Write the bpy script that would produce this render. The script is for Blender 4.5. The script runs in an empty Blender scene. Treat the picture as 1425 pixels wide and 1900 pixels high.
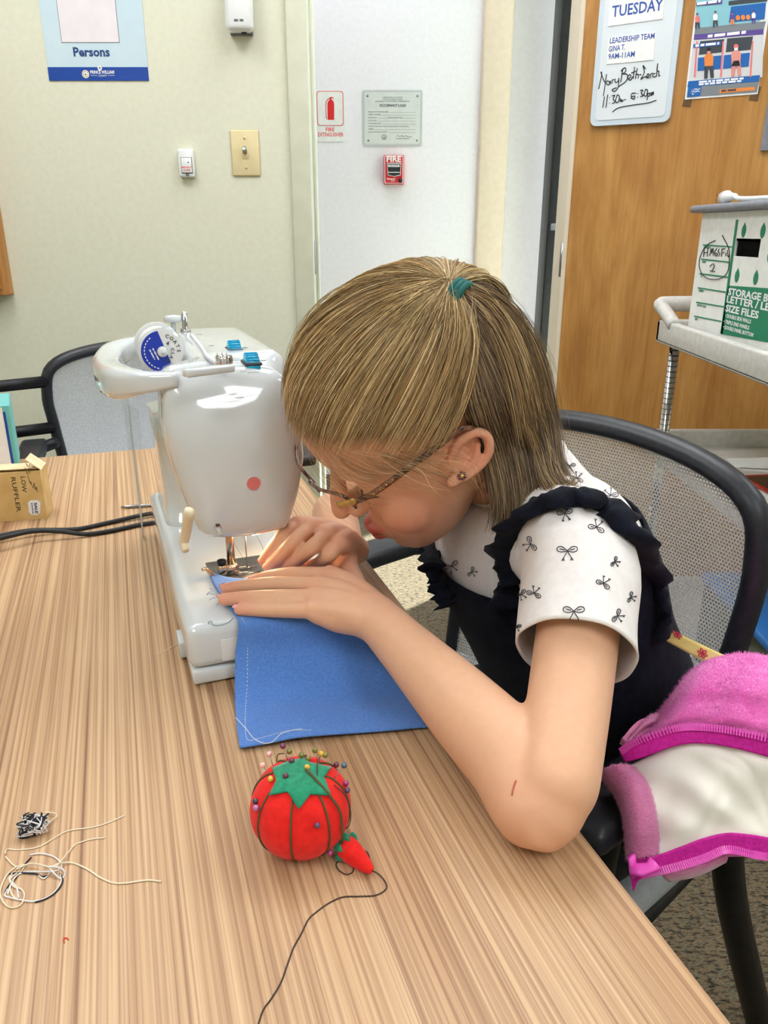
import bpy, bmesh, math, random
import numpy as np
from mathutils import Vector, Matrix
from mathutils.bvhtree import BVHTree

# ------------------------------------------------------------------ camera, world, lights
SC = bpy.context.scene
COL = SC.collection
random.seed(7); RNG = np.random.default_rng(7)
PITCH = math.radians(20.0)
FPX = 1428.0
CAMZ = 1.13
cam = bpy.data.cameras.new('camera')
cam.sensor_fit = 'VERTICAL'; cam.sensor_height = 36.0; cam.sensor_width = 27.0
cam.lens = FPX / 1900.0 * 36.0
cam.clip_start = 0.01
camo = bpy.data.objects.new('camera', cam); COL.objects.link(camo)
camo.location = (0, 0, CAMZ); camo.rotation_euler = (math.pi/2 - PITCH, 0, 0)
SC.camera = camo

world = bpy.data.worlds.new('world'); SC.world = world; world.use_nodes = True
bg = world.node_tree.nodes['Background']
bg.inputs[0].default_value = (0.80, 0.90, 1.0, 1); bg.inputs[1].default_value = 4.5

sun = bpy.data.lights.new('sun', 'SUN'); sun.energy = 16.0; sun.angle = 0.02; sun.color = (1.0, 0.96, 0.9)
suno = bpy.data.objects.new('sun', sun); COL.objects.link(suno)
suno.rotation_euler = Vector((-0.60, -0.55, -0.75)).to_track_quat('-Z', 'Y').to_euler()

SC.view_settings.view_transform = 'Standard'
SC.view_settings.look = 'None'
SC.view_settings.gamma = 1.0
SC.view_settings.use_curve_mapping = False
SC.view_settings.exposure = 0.75
LAMP = 7.4            # strength of the ceiling troffers

# ------------------------------------------------------------------ picking points in the room
cP, sP = math.cos(PITCH), math.sin(PITCH)
def ray(u, v):
    a = (u - 712.5) / FPX; b = (v - 950.0) / FPX
    return Vector((a, cP - sP*b, -sP - cP*b))
CAM = Vector((0, 0, CAMZ))
def P(u, v, d): return CAM + ray(u, v) * d
def T(u, v, z):
    r = ray(u, v); return CAM + r * ((z - CAMZ) / r.z)
def PL(u, v, p, n):
    r = ray(u, v); return CAM + r * ((Vector(p) - CAM).dot(n) / r.dot(n))
def V(*a): return Vector(a)

# ------------------------------------------------------------------ materials
def lin(c):
    o = []
    for x in c[:3]:
        x = x / 255.0
        o.append(x/12.92 if x <= 0.04045 else ((x+0.055)/1.055)**2.4)
    return (o[0], o[1], o[2], 1.0)
MATS = {}
def mat(name, col, rough=0.5, metal=0.0, spec=0.5, coat=0.0, trans=0.0, emis=None, estr=0.0, sheen=0.0, alpha=1.0, sss=0.0, ior=1.45):
    m = bpy.data.materials.new(name); m.use_nodes = True
    b = m.node_tree.nodes['Principled BSDF']
    b.inputs['Base Color'].default_value = lin(col)
    b.inputs['Roughness'].default_value = rough
    b.inputs['Metallic'].default_value = metal
    b.inputs['Specular IOR Level'].default_value = spec
    b.inputs['Coat Weight'].default_value = coat
    b.inputs['Coat Roughness'].default_value = 0.03
    b.inputs['Transmission Weight'].default_value = trans
    b.inputs['Sheen Weight'].default_value = sheen
    b.inputs['Alpha'].default_value = alpha
    b.inputs['IOR'].default_value = ior
    if sss > 0:
        b.inputs['Subsurface Weight'].default_value = sss
        b.inputs['Subsurface Radius'].default_value = (0.012, 0.005, 0.003)
        b.inputs['Subsurface Scale'].default_value = 0.6
    if emis:
        b.inputs['Emission Color'].default_value = lin(emis); b.inputs['Emission Strength'].default_value = estr
    MATS[name] = m
    return m
def nodes(m): return m.node_tree.nodes, m.node_tree.links, m.node_tree.nodes['Principled BSDF']
def ramp(nt, stops):
    r = nt.new('ShaderNodeValToRGB'); e = r.color_ramp.elements
    while len(e) < len(stops): e.new(0.5)
    for i, (p, c) in enumerate(stops):
        e[i].position = p; e[i].color = lin(c)
    return r
def noise_tex(m, scale=(1,1,1), nscale=5, detail=3, rough=0.5, dist=0.0, coord='Object'):
    n, l, b = nodes(m)
    tc = n.new('ShaderNodeTexCoord'); mp = n.new('ShaderNodeMapping'); mp.inputs['Scale'].default_value = scale
    l.new(tc.outputs[coord], mp.inputs[0])
    t = n.new('ShaderNodeTexNoise'); t.inputs['Scale'].default_value = nscale; t.inputs['Detail'].default_value = detail
    t.inputs['Roughness'].default_value = rough; t.inputs['Distortion'].default_value = dist
    l.new(mp.outputs[0], t.inputs['Vector'])
    return t
def add_bump(m, src, strength=0.2, dist=0.01):
    n, l, b = nodes(m)
    bu = n.new('ShaderNodeBump'); bu.inputs['Strength'].default_value = strength; bu.inputs['Distance'].default_value = dist
    l.new(src, bu.inputs['Height']); l.new(bu.outputs[0], b.inputs['Normal'])
def mixc(m, a, bsock, fac, mode='MIX'):
    n, l, _ = nodes(m)
    x = n.new('ShaderNodeMix'); x.data_type = 'RGBA'; x.blend_type = mode
    for sock, val in ((x.inputs['A'], a), (x.inputs['B'], bsock)):
        if isinstance(val, tuple): sock.default_value = val
        else: l.new(val, sock)
    if isinstance(fac, float): x.inputs['Factor'].default_value = fac
    else: l.new(fac, x.inputs['Factor'])
    return x.outputs['Result']

def speckle(m, c1, c2, nscale, detail=3, bump=0.0, coord='Object', scale=(1,1,1), lo=0.35, hi=0.65):
    t = noise_tex(m, scale, nscale, detail, coord=coord); n, l, b = nodes(m)
    r = ramp(n, [(lo, c1), (hi, c2)]); l.new(t.outputs[0], r.inputs[0]); l.new(r.outputs[0], b.inputs['Base Color'])
    if bump: add_bump(m, t.outputs[0], bump, 0.002)
    return m

speckle(mat('wall_green', (225,225,203), 0.75), (223,223,200), (228,227,206), 60, 3, 0.01)
speckle(mat('frame_green', (206,207,184), 0.45), (204,205,181), (210,210,188), 20, 2)
speckle(mat('wall_white', (244,241,247), 0.8), (242,239,245), (246,243,249), 60, 3, 0.01)
speckle(mat('wall_beige', (232,214,192), 0.8), (229,211,189), (235,217,196), 40, 3)
speckle(mat('ceiling_white', (236,236,230), 0.9), (226,226,220), (240,240,235), 200, 4)
speckle(mat('white_plastic', (236,239,238), 0.22, coat=0.5), (234,238,237), (239,241,240), 8, 2)
speckle(mat('machine_white', (213,219,222), 0.10, coat=0.7), (211,217,220), (215,221,224), 6, 2)
speckle(mat('cream_plastic', (233,219,186), 0.3), (230,215,181), (236,222,190), 12, 2)
speckle(mat('almond_plastic', (231,214,165), 0.35), (229,211,161), (234,217,170), 30, 2)
speckle(mat('black_plastic', (34,36,42), 0.42), (30,32,38), (40,42,48), 120, 3, 0.05)
speckle(mat('black_metal', (24,24,28), 0.4, metal=0.3), (22,22,26), (30,30,34), 60, 3)
speckle(mat('black_rubber', (30,31,34), 0.45), (27,28,31), (36,37,40), 80, 2)
speckle(mat('grey_vinyl', (176,182,194), 0.55), (170,176,188), (182,188,199), 150, 3, 0.1)
speckle(mat('cart_plastic', (206,203,196), 0.5), (200,197,190), (212,209,203), 70, 3, 0.05)
speckle(mat('grey_plastic', (130,133,142), 0.5), (124,127,136), (136,139,148), 70, 3)
speckle(mat('chrome', (215,215,218), 0.12, metal=1.0), (208,208,212), (222,222,226), 20, 2)
speckle(mat('steel', (150,150,150), 0.3, metal=1.0), (140,140,140), (165,165,165), 60, 2, scale=(1,10,1))
speckle(mat('brass_reflecting_steel', (205,180,150), 0.2, metal=1.0), (195,165,135), (215,195,170), 40, 2)  # hand's reflection put into the colour of needle-area metal; plain brass on prongs
speckle(mat('cardboard_white', (238,238,234), 0.8), (234,234,230), (242,242,238), 50, 3)
speckle(mat('kraft', (214,180,118), 0.75), (208,172,108), (220,188,128), 45, 4)
speckle(mat('kraft_pale', (228,206,164), 0.8), (222,198,154), (234,213,173), 45, 4)
speckle(mat('paper', (240,240,238), 0.7), (237,237,235), (243,243,241), 40, 2)
speckle(mat('paper_lilac', (237,230,234), 0.35, coat=0.3), (235,228,232), (240,233,237), 20, 2)
speckle(mat('poster_blue', (206,226,236), 0.25, coat=0.4), (203,224,235), (209,229,238), 10, 2)
mat('navy_print', (28,72,160), 0.4); mat('text_blue', (50,86,165), 0.6); mat('text_slate', (38,72,128), 0.5)
mat('white_print', (244,244,246), 0.5); mat('black_ink', (24,24,30), 0.6); mat('grey_ink', (110,112,116), 0.7)
mat('pale_ink', (175,176,178), 0.7); mat('red_print', (226,38,44), 0.5); mat('pink_print', (236,120,118), 0.5)
mat('green_print', (10,128,92), 0.6); mat('purple_print', (92,72,150), 0.5); mat('orange_print', (235,140,66), 0.5)
mat('teal_print', (138,196,208), 0.5); mat('road_print', (128,134,140), 0.5); mat('dark_print', (62,68,76), 0.5)
mat('blue_print', (24,100,178), 0.5); mat('skin_print', (226,150,140), 0.5); mat('grey_print', (214,216,218), 0.5)
mat('board_white', (226,233,238), 0.25, coat=0.4); mat('board_rim', (208,220,230), 0.3, coat=0.3)
speckle(mat('fire_red', (206,34,44), 0.3, coat=0.4), (200,30,40), (210,38,48), 10, 2)

def thin_clear(name, tint, gloss, rough=0.03):
    m = bpy.data.materials.new(name); m.use_nodes = True; n = m.node_tree.nodes; l = m.node_tree.links; n.clear()
    o = n.new('ShaderNodeOutputMaterial'); mx = n.new('ShaderNodeMixShader'); t = n.new('ShaderNodeBsdfTransparent'); g = n.new('ShaderNodeBsdfGlossy')
    t.inputs[0].default_value = lin(tint); g.inputs['Roughness'].default_value = rough; mx.inputs[0].default_value = gloss
    l.new(t.outputs[0], mx.inputs[1]); l.new(g.outputs[0], mx.inputs[2]); l.new(mx.outputs[0], o.inputs[0]); MATS[name] = m
thin_clear('clear_plastic', (252,253,253), 0.04); thin_clear('lens_glass', (246,244,242), 0.06); thin_clear('window_glass', (244,250,252), 0.05)
thin_clear('acrylic', (232,228,228), 0.16); thin_clear('bin_clear', (214,224,228), 0.15, 0.15)
mat('blue_lid', (52,120,196), 0.4)
mat('cyan_plastic', (30,176,222), 0.3, coat=0.3); mat('label_blue', (24,58,180), 0.35)
mat('red_button', (224,120,118), 0.45); mat('teal_card', (110,190,186), 0.5)
mat('lamp_glow', (255,226,180), 0.5, emis=(255,214,150), estr=9.0)
mat('troffer_glow', (255,252,244), 0.5, emis=(246,250,255), estr=LAMP)
mat('hall_fill_glow', (255,252,244), 0.5, emis=(240,240,255), estr=LAMP*0.62)  # glow of the unseen panel added to brighten the hall
mat('door_edge', (222,208,184), 0.6)
speckle(mat('blue_cloth', (84,132,208), 0.85, sheen=0.3), (78,126,204), (92,140,214), 500, 2, 0.25, scale=(1,1,1))
mat('stitch_white', (226,232,240), 0.8)
speckle(mat('tomato_red', (234,24,14), 0.85, sheen=0.1), (226,18,10), (240,30,20), 160, 3, 0.25)
speckle(mat('felt_green', (22,136,98), 0.9, sheen=0.3), (16,124,88), (28,146,106), 220, 3, 0.3)
mat('cord_olive', (92,82,48), 0.8); mat('thread_brown', (74,58,48), 0.8)
mat('thread_cream', (232,218,190), 0.8); mat('thread_white', (226,222,220), 0.8); mat('thread_black', (38,38,48), 0.8)
mat('thread_red', (205,60,40), 0.8); mat('thread_teal', (70,104,104), 0.8)
speckle(mat('navy_velvet', (17,21,34), 0.9, sheen=0.04, spec=0.2), (11,13,24), (20,24,38), 90, 4, 0.3)
speckle(mat('shirt_white', (238,232,230), 0.85, sheen=0.2), (236,230,228), (241,236,234), 120, 3, 0.12)
mat('print_ink', (58,58,66), 0.8)
speckle(mat('fleece_pink', (248,112,204), 0.95, sheen=0.6), (242,94,194), (252,134,212), 70, 4, 0.5)
speckle(mat('fleece_rose', (232,130,182), 0.95, sheen=0.6), (222,112,170), (240,148,194), 90, 4, 0.5)
mat('fuzz_pink', (252,140,214), 0.9); mat('fuzz_rose', (250,168,212), 0.9)
speckle(mat('magenta_tape', (212,24,160), 0.7), (202,18,150), (220,32,168), 300, 2, 0.3)
mat('magenta_teeth', (244,86,200), 0.3)
speckle(mat('lining_cream', (238,234,222), 0.6, sheen=0.2), (234,229,216), (242,238,228), 12, 3, 0.05)
speckle(mat('ribbon_yellow', (232,216,130), 0.7), (226,208,118), (238,224,144), 30, 3)
mat('flower_red', (205,40,80), 0.7); mat('red_book', (168,36,30), 0.45); mat('brown_book', (70,46,30), 0.5)
mat('hair_tie', (24,100,96), 0.7); mat('gold', (205,170,100), 0.25, metal=0.9); mat('lash', (70,48,36), 0.8)
mat('nail', (238,172,164), 0.25, coat=0.3, sss=0.2); mat('polish_red', (176,50,60), 0.35); mat('scratch', (205,105,90), 0.6)
speckle(mat('tortoise', (96,60,44), 0.2, coat=0.6), (58,36,30), (142,92,66), 160, 3)
speckle(mat('asphalt', (170,170,165), 0.9), (150,150,146), (190,190,186), 8, 4)

# table laminate: straight grain along the table's own length
m = mat('table_wood', (205,170,130), 0.42, spec=0.4); n, l, b = nodes(m)
t1 = noise_tex(m, (290,0.8,1), 1.0, 3, 0.55, 0.12); t2 = noise_tex(m, (30,0.4,1), 1.0, 2, 0.5, 0.3); t3 = noise_tex(m, (620,3,1), 1.0, 2, 0.6)
r1 = ramp(n, [(0.30,(146,110,80)), (0.40,(184,147,112)), (0.52,(205,170,132)), (0.68,(214,180,140)), (0.80,(198,162,124))]); l.new(t1.outputs[0], r1.inputs[0])
r2 = ramp(n, [(0.34,(218,200,186)), (0.55,(255,255,255)), (0.70,(246,236,222))]); l.new(t2.outputs[0], r2.inputs[0])
r3 = ramp(n, [(0.36,(216,204,194)), (0.56,(255,255,255))]); l.new(t3.outputs[0], r3.inputs[0])
x = mixc(m, r1.outputs[0], r2.outputs[0], 0.6, 'MULTIPLY'); x = mixc(m, x, r3.outputs[0], 0.8, 'MULTIPLY'); l.new(x, b.inputs['Base Color'])
add_bump(m, t1.outputs[0], 0.08, 0.0006)
speckle(mat('edge_band', (226,205,176), 0.5), (220,198,168), (232,212,184), 40, 3, scale=(1,0.1,8))

# door veneer
m = mat('door_wood', (178,126,62), 0.42, coat=0.12); n, l, b = nodes(m)
t1 = noise_tex(m, (9,9,1.3), 1.0, 6, 0.66, 1.6); t2 = noise_tex(m, (3,3,1.6), 1.0, 3, 0.5, 1.5); t3 = noise_tex(m, (120,120,6), 1.0, 2)
r1 = ramp(n, [(0.3,(172,120,58)), (0.5,(194,142,76)), (0.7,(208,158,92))]); l.new(t1.outputs[0], r1.inputs[0])
r2 = ramp(n, [(0.3,(222,206,190)), (0.6,(255,255,255))]); l.new(t2.outputs[0], r2.inputs[0])
r3 = ramp(n, [(0.3,(234,226,216)), (0.6,(255,255,255))]); l.new(t3.outputs[0], r3.inputs[0])
x = mixc(m, r1.outputs[0], r2.outputs[0], 0.8, 'MULTIPLY'); x = mixc(m, x, r3.outputs[0], 0.7, 'MULTIPLY'); l.new(x, b.inputs['Base Color'])
m = mat('cabinet_wood', (190,132,70), 0.45); speckle(m, (178,120,58), (200,144,80), 1.0, 4, scale=(30,30,2))

# carpet
m = mat('carpet', (120,108,86), 0.95); n, l, b = nodes(m)
t1 = noise_tex(m, (70,190,1), 1.0, 3, 0.7); t2 = noise_tex(m, (60,150,1), 1.0, 2, 0.6); 
r1 = ramp(n, [(0.32,(26,25,24)), (0.42,(80,70,54)), (0.52,(122,106,80)), (0.60,(88,88,72)), (0.70,(64,76,82))]); l.new(t1.outputs[0], r1.inputs[0])
r2 = ramp(n, [(0.36,(80,62,52)), (0.5,(255,255,255)), (0.66,(255,236,214))]); l.new(t2.outputs[0], r2.inputs[0])
x = mixc(m, r1.outputs[0], r2.outputs[0], 0.75, 'MULTIPLY'); l.new(x, b.inputs['Base Color']); add_bump(m, t1.outputs[0], 0.6, 0.004)

# woven chair mesh: holes between the threads, laid out in the mesh's own UV (metres)
def weave(name, c1, c2, pitch, cover):
    m = mat(name, c1, 0.55); n, l, b = nodes(m)
    uv = n.new('ShaderNodeUVMap'); sp = n.new('ShaderNodeSeparateXYZ'); l.new(uv.outputs[0], sp.inputs[0])
    def mth(op, a, bb=None):
        q = n.new('ShaderNodeMath'); q.operation = op
        for i, val in enumerate((a, bb)):
            if val is None: continue
            if isinstance(val, (int, float)): q.inputs[i].default_value = val
            else: l.new(val, q.inputs[i])
        return q.outputs[0]
    ky = mth('MULTIPLY', sp.outputs[1], 2*math.pi/pitch)
    kx = mth('MULTIPLY', sp.outputs[0], 2*math.pi/pitch)
    rowf = mth('MODULO', mth('FLOOR', mth('DIVIDE', sp.outputs[1], pitch)), 2.0)
    kx2 = mth('ADD', kx, mth('MULTIPLY', rowf, math.pi))
    s = mth('ADD', mth('SINE', kx2), mth('MULTIPLY', mth('COSINE', ky), -1.0))
    hole = mth('GREATER_THAN', s, cover)
    l.new(mth('SUBTRACT', 1.0, hole), b.inputs['Alpha'])
    t = noise_tex(m, (1,1,1), 300, 2); r = ramp(n, [(0.3, c2), (0.7, c1)]); l.new(t.outputs[0], r.inputs[0]); l.new(r.outputs[0], b.inputs['Base Color'])
    return m
weave('mesh_light', (238,238,232), (206,206,202), 0.0044, 0.75)
weave('mesh_grey', (214,218,224), (184,188,196), 0.0042, 1.0)

# skin, hair: natural colour of each spot is stored with the mesh
m = mat('skin', (238,188,158), 0.48, sss=0.12, spec=0.35); n, l, b = nodes(m)
at = n.new('ShaderNodeVertexColor'); at.layer_name = 'tone'; t = noise_tex(m, (1,1,1), 130, 4)
r = ramp(n, [(0.35,(248,240,237)), (0.62,(255,255,255))]); l.new(t.outputs[0], r.inputs[0])
l.new(mixc(m, at.outputs[0], r.outputs[0], 0.35, 'MULTIPLY'), b.inputs['Base Color'])
m = mat('hair', (150,118,78), 0.38, spec=0.35); n, l, b = nodes(m)
at = n.new('ShaderNodeVertexColor'); at.layer_name = 'tone'; l.new(at.outputs[0], b.inputs['Base Color'])
speckle(mat('scalp_hair', (124,98,66), 0.6), (104,80,52), (140,112,76), 1.0, 3, scale=(80,80,80))

# ------------------------------------------------------------------ mesh helpers
def link(o, parent=None):
    COL.objects.link(o)
    if parent is not None:
        o.parent = parent; o.matrix_parent_inverse = parent.matrix_world.inverted()   # parts are modelled in room coordinates
    return o
def finish(me, m, smooth):
    if m: me.materials.append(MATS[m] if isinstance(m, str) else m)
    if smooth: me.polygons.foreach_set('use_smooth', [True]*len(me.polygons))
    me.update()
def obj(name, geo, m, parent=None, smooth=True, label=None):
    v, f = geo
    me = bpy.data.meshes.new(name); me.from_pydata([tuple(p) for p in v], [], f)
    bm = bmesh.new(); bm.from_mesh(me); bmesh.ops.recalc_face_normals(bm, faces=bm.faces); bm.to_mesh(me); bm.free()
    finish(me, m, smooth)
    o = link(bpy.data.objects.new(name, me), parent)
    if label: o['label'] = label
    return o
def share(name, o, parent, mw=None):
    q = bpy.data.objects.new(name, o.data); link(q, parent)
    if mw is not None: q.matrix_local = mw
    return q
def tag(o, label, cat, group=None, kind=None):
    if label: o['label'] = label
    if cat: o['category'] = cat
    if group: o['group'] = group
    if kind: o['kind'] = kind
    return o
def thing(name, label, cat, loc=(0,0,0), rz=0.0, group=None):
    o = bpy.data.objects.new(name, None); o.empty_display_size = 0.02; link(o)
    o.location = loc; o.rotation_euler = (0, 0, rz)
    bpy.context.view_layer.update()
    return tag(o, label, cat, group)
def struct(o): o['kind'] = 'structure'; return o
def join(*gs):
    V_, F_ = [], []
    for v, f in gs:
        k = len(V_); V_ += [Vector(p) for p in v]; F_ += [tuple(i+k for i in q) for q in f]
    return V_, F_
def xf(g, M): return [M @ Vector(p) for p in g[0]], g[1]
def box(x0, y0, z0, x1, y1, z1):
    v = [V(x, y, z) for z in (z0, z1) for y in (y0, y1) for x in (x0, x1)]
    return v, [(0,2,3,1), (4,5,7,6), (0,1,5,4), (2,6,7,3), (0,4,6,2), (1,3,7,5)]
def rbox(x0, y0, z0, x1, y1, z1, r=0.003, seg=2, edges=None):
    bm = bmesh.new(); v, f = box(x0, y0, z0, x1, y1, z1)
    bv = [bm.verts.new(p) for p in v]
    for q in f: bm.faces.new([bv[i] for i in q])
    es = [e for e in bm.edges if edges is None or edges(e)]
    bmesh.ops.bevel(bm, geom=es, offset=r, segments=seg, affect='EDGES', profile=0.5)
    bm.verts.index_update()
    out = [p.co.copy() for p in bm.verts], [tuple(q.index for q in fc.verts) for fc in bm.faces]
    bm.free(); return out
def catmull(pts, n, closed=False):
    pts = [np.array(p, float) for p in pts]; k = len(pts); out = []
    segs = k if closed else k-1
    for j in range(n):
        t = j / (n if closed else n-1) * segs
        i = min(int(t), segs-1); t -= i
        g = (lambda q: pts[q % k]) if closed else (lambda q: pts[max(0, min(k-1, q))])
        p0, p1, p2, p3 = g(i-1), g(i), g(i+1), g(i+2)
        if not closed and i-1 < 0: p0 = 2*p1 - p2
        if not closed and i+2 > k-1: p3 = 2*p2 - p1
        out.append(0.5*((2*p1) + (p2-p0)*t + (2*p0-5*p1+4*p2-p3)*t*t + (3*p1-p0-3*p2+p3)*t**3))
    return out
def frames(pts, closed=False):
    pts = [Vector(p) for p in pts]; n = len(pts); ts = []
    for i in range(n):
        a = pts[(i-1) % n] if (closed or i > 0) else pts[i]; c = pts[(i+1) % n] if (closed or i < n-1) else pts[i]
        t = (c - a); ts.append(t.normalized() if t.length > 1e-9 else Vector((0,0,1)))
    u = ts[0].orthogonal().normalized(); fr = []
    for t in ts:
        u = (u - t*u.dot(t)); u = u.normalized() if u.length > 1e-6 else t.orthogonal().normalized()
        fr.append((u.copy(), t.cross(u)))
    return pts, ts, fr
def tube(pts, r, n=8, closed=False, res=None, flat=None, up=None):
    """flat: (a, b) cross-section factors, up: vector that cross-section axis b follows"""
    if res:
        rr = r if hasattr(r, '__len__') else None
        if rr is not None:
            q = catmull([list(p)+[x] for p, x in zip(pts, rr)], res, closed); pts = [x[:3] for x in q]; r = [max(1e-5, x[3]) for x in q]
        else: pts = catmull(pts, res, closed)
    pts, ts, fr = frames(pts, closed); k = len(pts)
    if not hasattr(r, '__len__'): r = [r]*k
    v, f = [], []
    for p, t, (a, bb), x in zip(pts, ts, fr, r):
        if up is not None:
            bb = Vector(up) - t*Vector(up).dot(t); bb.normalize(); a = bb.cross(t)
        fa, fb = flat if flat else (1, 1)
        for j in range(n):
            th = 2*math.pi*j/n; v.append(p + a*(x*fa*math.cos(th)) + bb*(x*fb*math.sin(th)))
    for i in range(k if closed else k-1):
        i2 = (i+1) % k
        for j in range(n):
            j2 = (j+1) % n; f.append((i*n+j, i*n+j2, i2*n+j2, i2*n+j))
    if not closed:
        f.append(tuple(range(n))[::-1]); f.append(tuple((k-1)*n+j for j in range(n)))
    return v, f
def capsule(pts, rr, n=14, res=24, flat=None, up=None):
    """tapered chain with round ends"""
    q = catmull([list(p)+[x] for p, x in zip(pts, rr)], res)
    p = [Vector(x[:3]) for x in q]; r = [x[3] for x in q]
    d0 = (p[0]-p[1]).normalized(); d1 = (p[-1]-p[-2]).normalized()
    A = [(p[0]+d0*r[0]*math.sin(a), r[0]*max(0.05, math.cos(a))) for a in (1.5, 1.1, 0.75, 0.38)]
    B = [(p[-1]+d1*r[-1]*math.sin(a), r[-1]*max(0.05, math.cos(a))) for a in (0.38, 0.75, 1.1, 1.5)]
    s = A + list(zip(p, r)) + B
    return tube([x[0] for x in s], [x[1] for x in s], n, flat=flat, up=up)
def loft(rings, cap=True, closed=True):
    n = len(rings[0]); v = [Vector(p) for q in rings for p in q]; f = []
    for i in range(len(rings)-1):
        for j in range(n if closed else n-1):
            j2 = (j+1) % n; f.append((i*n+j, i*n+j2, (i+1)*n+j2, (i+1)*n+j))
    if cap:
        f.append(tuple(range(n))[::-1]); f.append(tuple((len(rings)-1)*n+j for j in range(n)))
    return v, f
def lathe(prof, n=24, cen=(0,0,0)):
    c = Vector(cen)
    return loft([[c + V(r*math.cos(2*math.pi*j/n), r*math.sin(2*math.pi*j/n), z) for j in range(n)] for r, z in prof])
def ball(c, r, n=10, m=7):
    if not hasattr(r, '__len__'): r = (r, r, r)
    rings = []
    for i in range(m+1):
        ph = -math.pi/2 + math.pi*(i+0.02 if i == 0 else (i-0.02 if i == m else i))/m
        rings.append([V(c[0]+r[0]*math.cos(ph)*math.cos(2*math.pi*j/n), c[1]+r[1]*math.cos(ph)*math.sin(2*math.pi*j/n), c[2]+r[2]*math.sin(ph)) for j in range(n)])
    return loft(rings)
def prism(poly, o, ax, ay, an, h):
    o, ax, ay, an = Vector(o), Vector(ax), Vector(ay), Vector(an)
    a = [o + ax*x + ay*y for x, y in poly]; n = len(a)
    v = a + [p + an*h for p in a]
    f = [tuple(range(n))[::-1], tuple(range(n, 2*n))] + [(i, (i+1) % n, n+(i+1) % n, n+i) for i in range(n)]
    return v, f
def rrect(x0, y0, x1, y1, r, k=5):
    out = []
    for cx, cy, a in ((x1-r, y1-r, 0), (x0+r, y1-r, 90), (x0+r, y0+r, 180), (x1-r, y0+r, 270)):
        for i in range(k+1):
            th = math.radians(a + 90*i/k); out.append((cx+r*math.cos(th), cy+r*math.sin(th)))
    return out
def disc_poly(cx, cy, r, k=20, ry=None):
    return [(cx+r*math.cos(2*math.pi*i/k), cy+(ry or r)*math.sin(2*math.pi*i/k)) for i in range(k)]
def text_geo(s, size, M, bold=0.0, extrude=0.0002, align='LEFT', spacing=1.0, narrow=1.0):
    cu = bpy.data.curves.new('lettering', 'FONT'); cu.body = s; cu.size = size; cu.extrude = extrude
    cu.offset = bold; cu.align_x = align; cu.space_character = spacing; cu.resolution_u = 2
    o = bpy.data.objects.new('lettering', cu); COL.objects.link(o)
    bpy.context.view_layer.update()
    me = bpy.data.meshes.new_from_object(o.evaluated_get(bpy.context.evaluated_depsgraph_get()))
    S = Matrix.Diagonal((narrow, 1, 1, 1))
    g = [M @ (S @ p.co) for p in me.vertices], [tuple(q.vertices) for q in me.polygons]
    bpy.data.objects.remove(o); bpy.data.curves.remove(cu); bpy.data.meshes.remove(me)
    return g
class Frame:
    """a flat face to put things on: origin, right, up, outward normal"""
    def __init__(s, o, x, y): s.o = Vector(o); s.x = Vector(x).normalized(); s.y = Vector(y).normalized(); s.n = s.x.cross(s.y).normalized()
    def loc(s, u, v):
        p = PL(u, v, s.o, s.n) - s.o; return p.dot(s.x), p.dot(s.y)
    def at(s, x, y, h=0.0): return s.o + s.x*x + s.y*y + s.n*h
    def M(s, x=0, y=0, h=0.0, rot=0.0):
        R = Matrix((s.x, s.y, s.n)).transposed().to_4x4(); return Matrix.Translation(s.at(x, y, h)) @ R @ Matrix.Rotation(rot, 4, 'Z')
    def sub(s, x, y, h=0.0, rot=0.0):
        c, q = math.cos(rot), math.sin(rot); return Frame(s.at(x, y, h), s.x*c + s.y*q, s.y*c - s.x*q)
    def plate(s, poly, h0, h1): return prism(poly, s.at(0, 0, h0), s.x, s.y, s.n, h1-h0)
    def text(s, str_, x, y, size, h, bold=0.0, align='LEFT', spacing=1.0, narrow=1.0): return text_geo(str_, size, s.M(x, y, h), bold, 0.0001, align, spacing, narrow)
    def fit(s, str_, x0, x1, y, size, h, bold=0.0):
        g = text_geo(str_, size, Matrix.Identity(4), bold, 0.0001)
        xs = [p.x for p in g[0]]; w = max(xs)-min(xs); k = (x1-x0)/w
        return xf(g, s.M(x0, y, h) @ Matrix.Diagonal((k, 1, 1, 1)) @ Matrix.Translation((-min(xs), 0, 0)))
    def stroke(s, pts, r, h, n=5, res=None): return tube([s.at(x, y, h) for x, y in pts], r, n, res=res)
def apply_mods(o):
    me = bpy.data.meshes.new_from_object(o.evaluated_get(bpy.context.evaluated_depsgraph_get()))
    o.modifiers.clear(); old = o.data; o.data = me; bpy.data.meshes.remove(old); return o
def net(rows, nu, nv):
    """smooth sheet through a grid of points"""
    cols = [catmull(r, nu) for r in rows]
    grid = [catmull([c[i] for c in cols], nv) for i in range(nu)]
    return [[Vector(grid[i][j]) for i in range(nu)] for j in range(nv)]
def sheet(grid):
    nv, nu = len(grid), len(grid[0]); v = [p for r in grid for p in r]
    return v, [(j*nu+i, j*nu+i+1, (j+1)*nu+i+1, (j+1)*nu+i) for j in range(nv-1) for i in range(nu-1)]
def solidify(o, t, off=-1.0, sub=0):
    md = o.modifiers.new('thickness', 'SOLIDIFY'); md.thickness = t; md.offset = off
    if sub: s = o.modifiers.new('smooth', 'SUBSURF'); s.levels = sub; s.render_levels = sub
    return o

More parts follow.
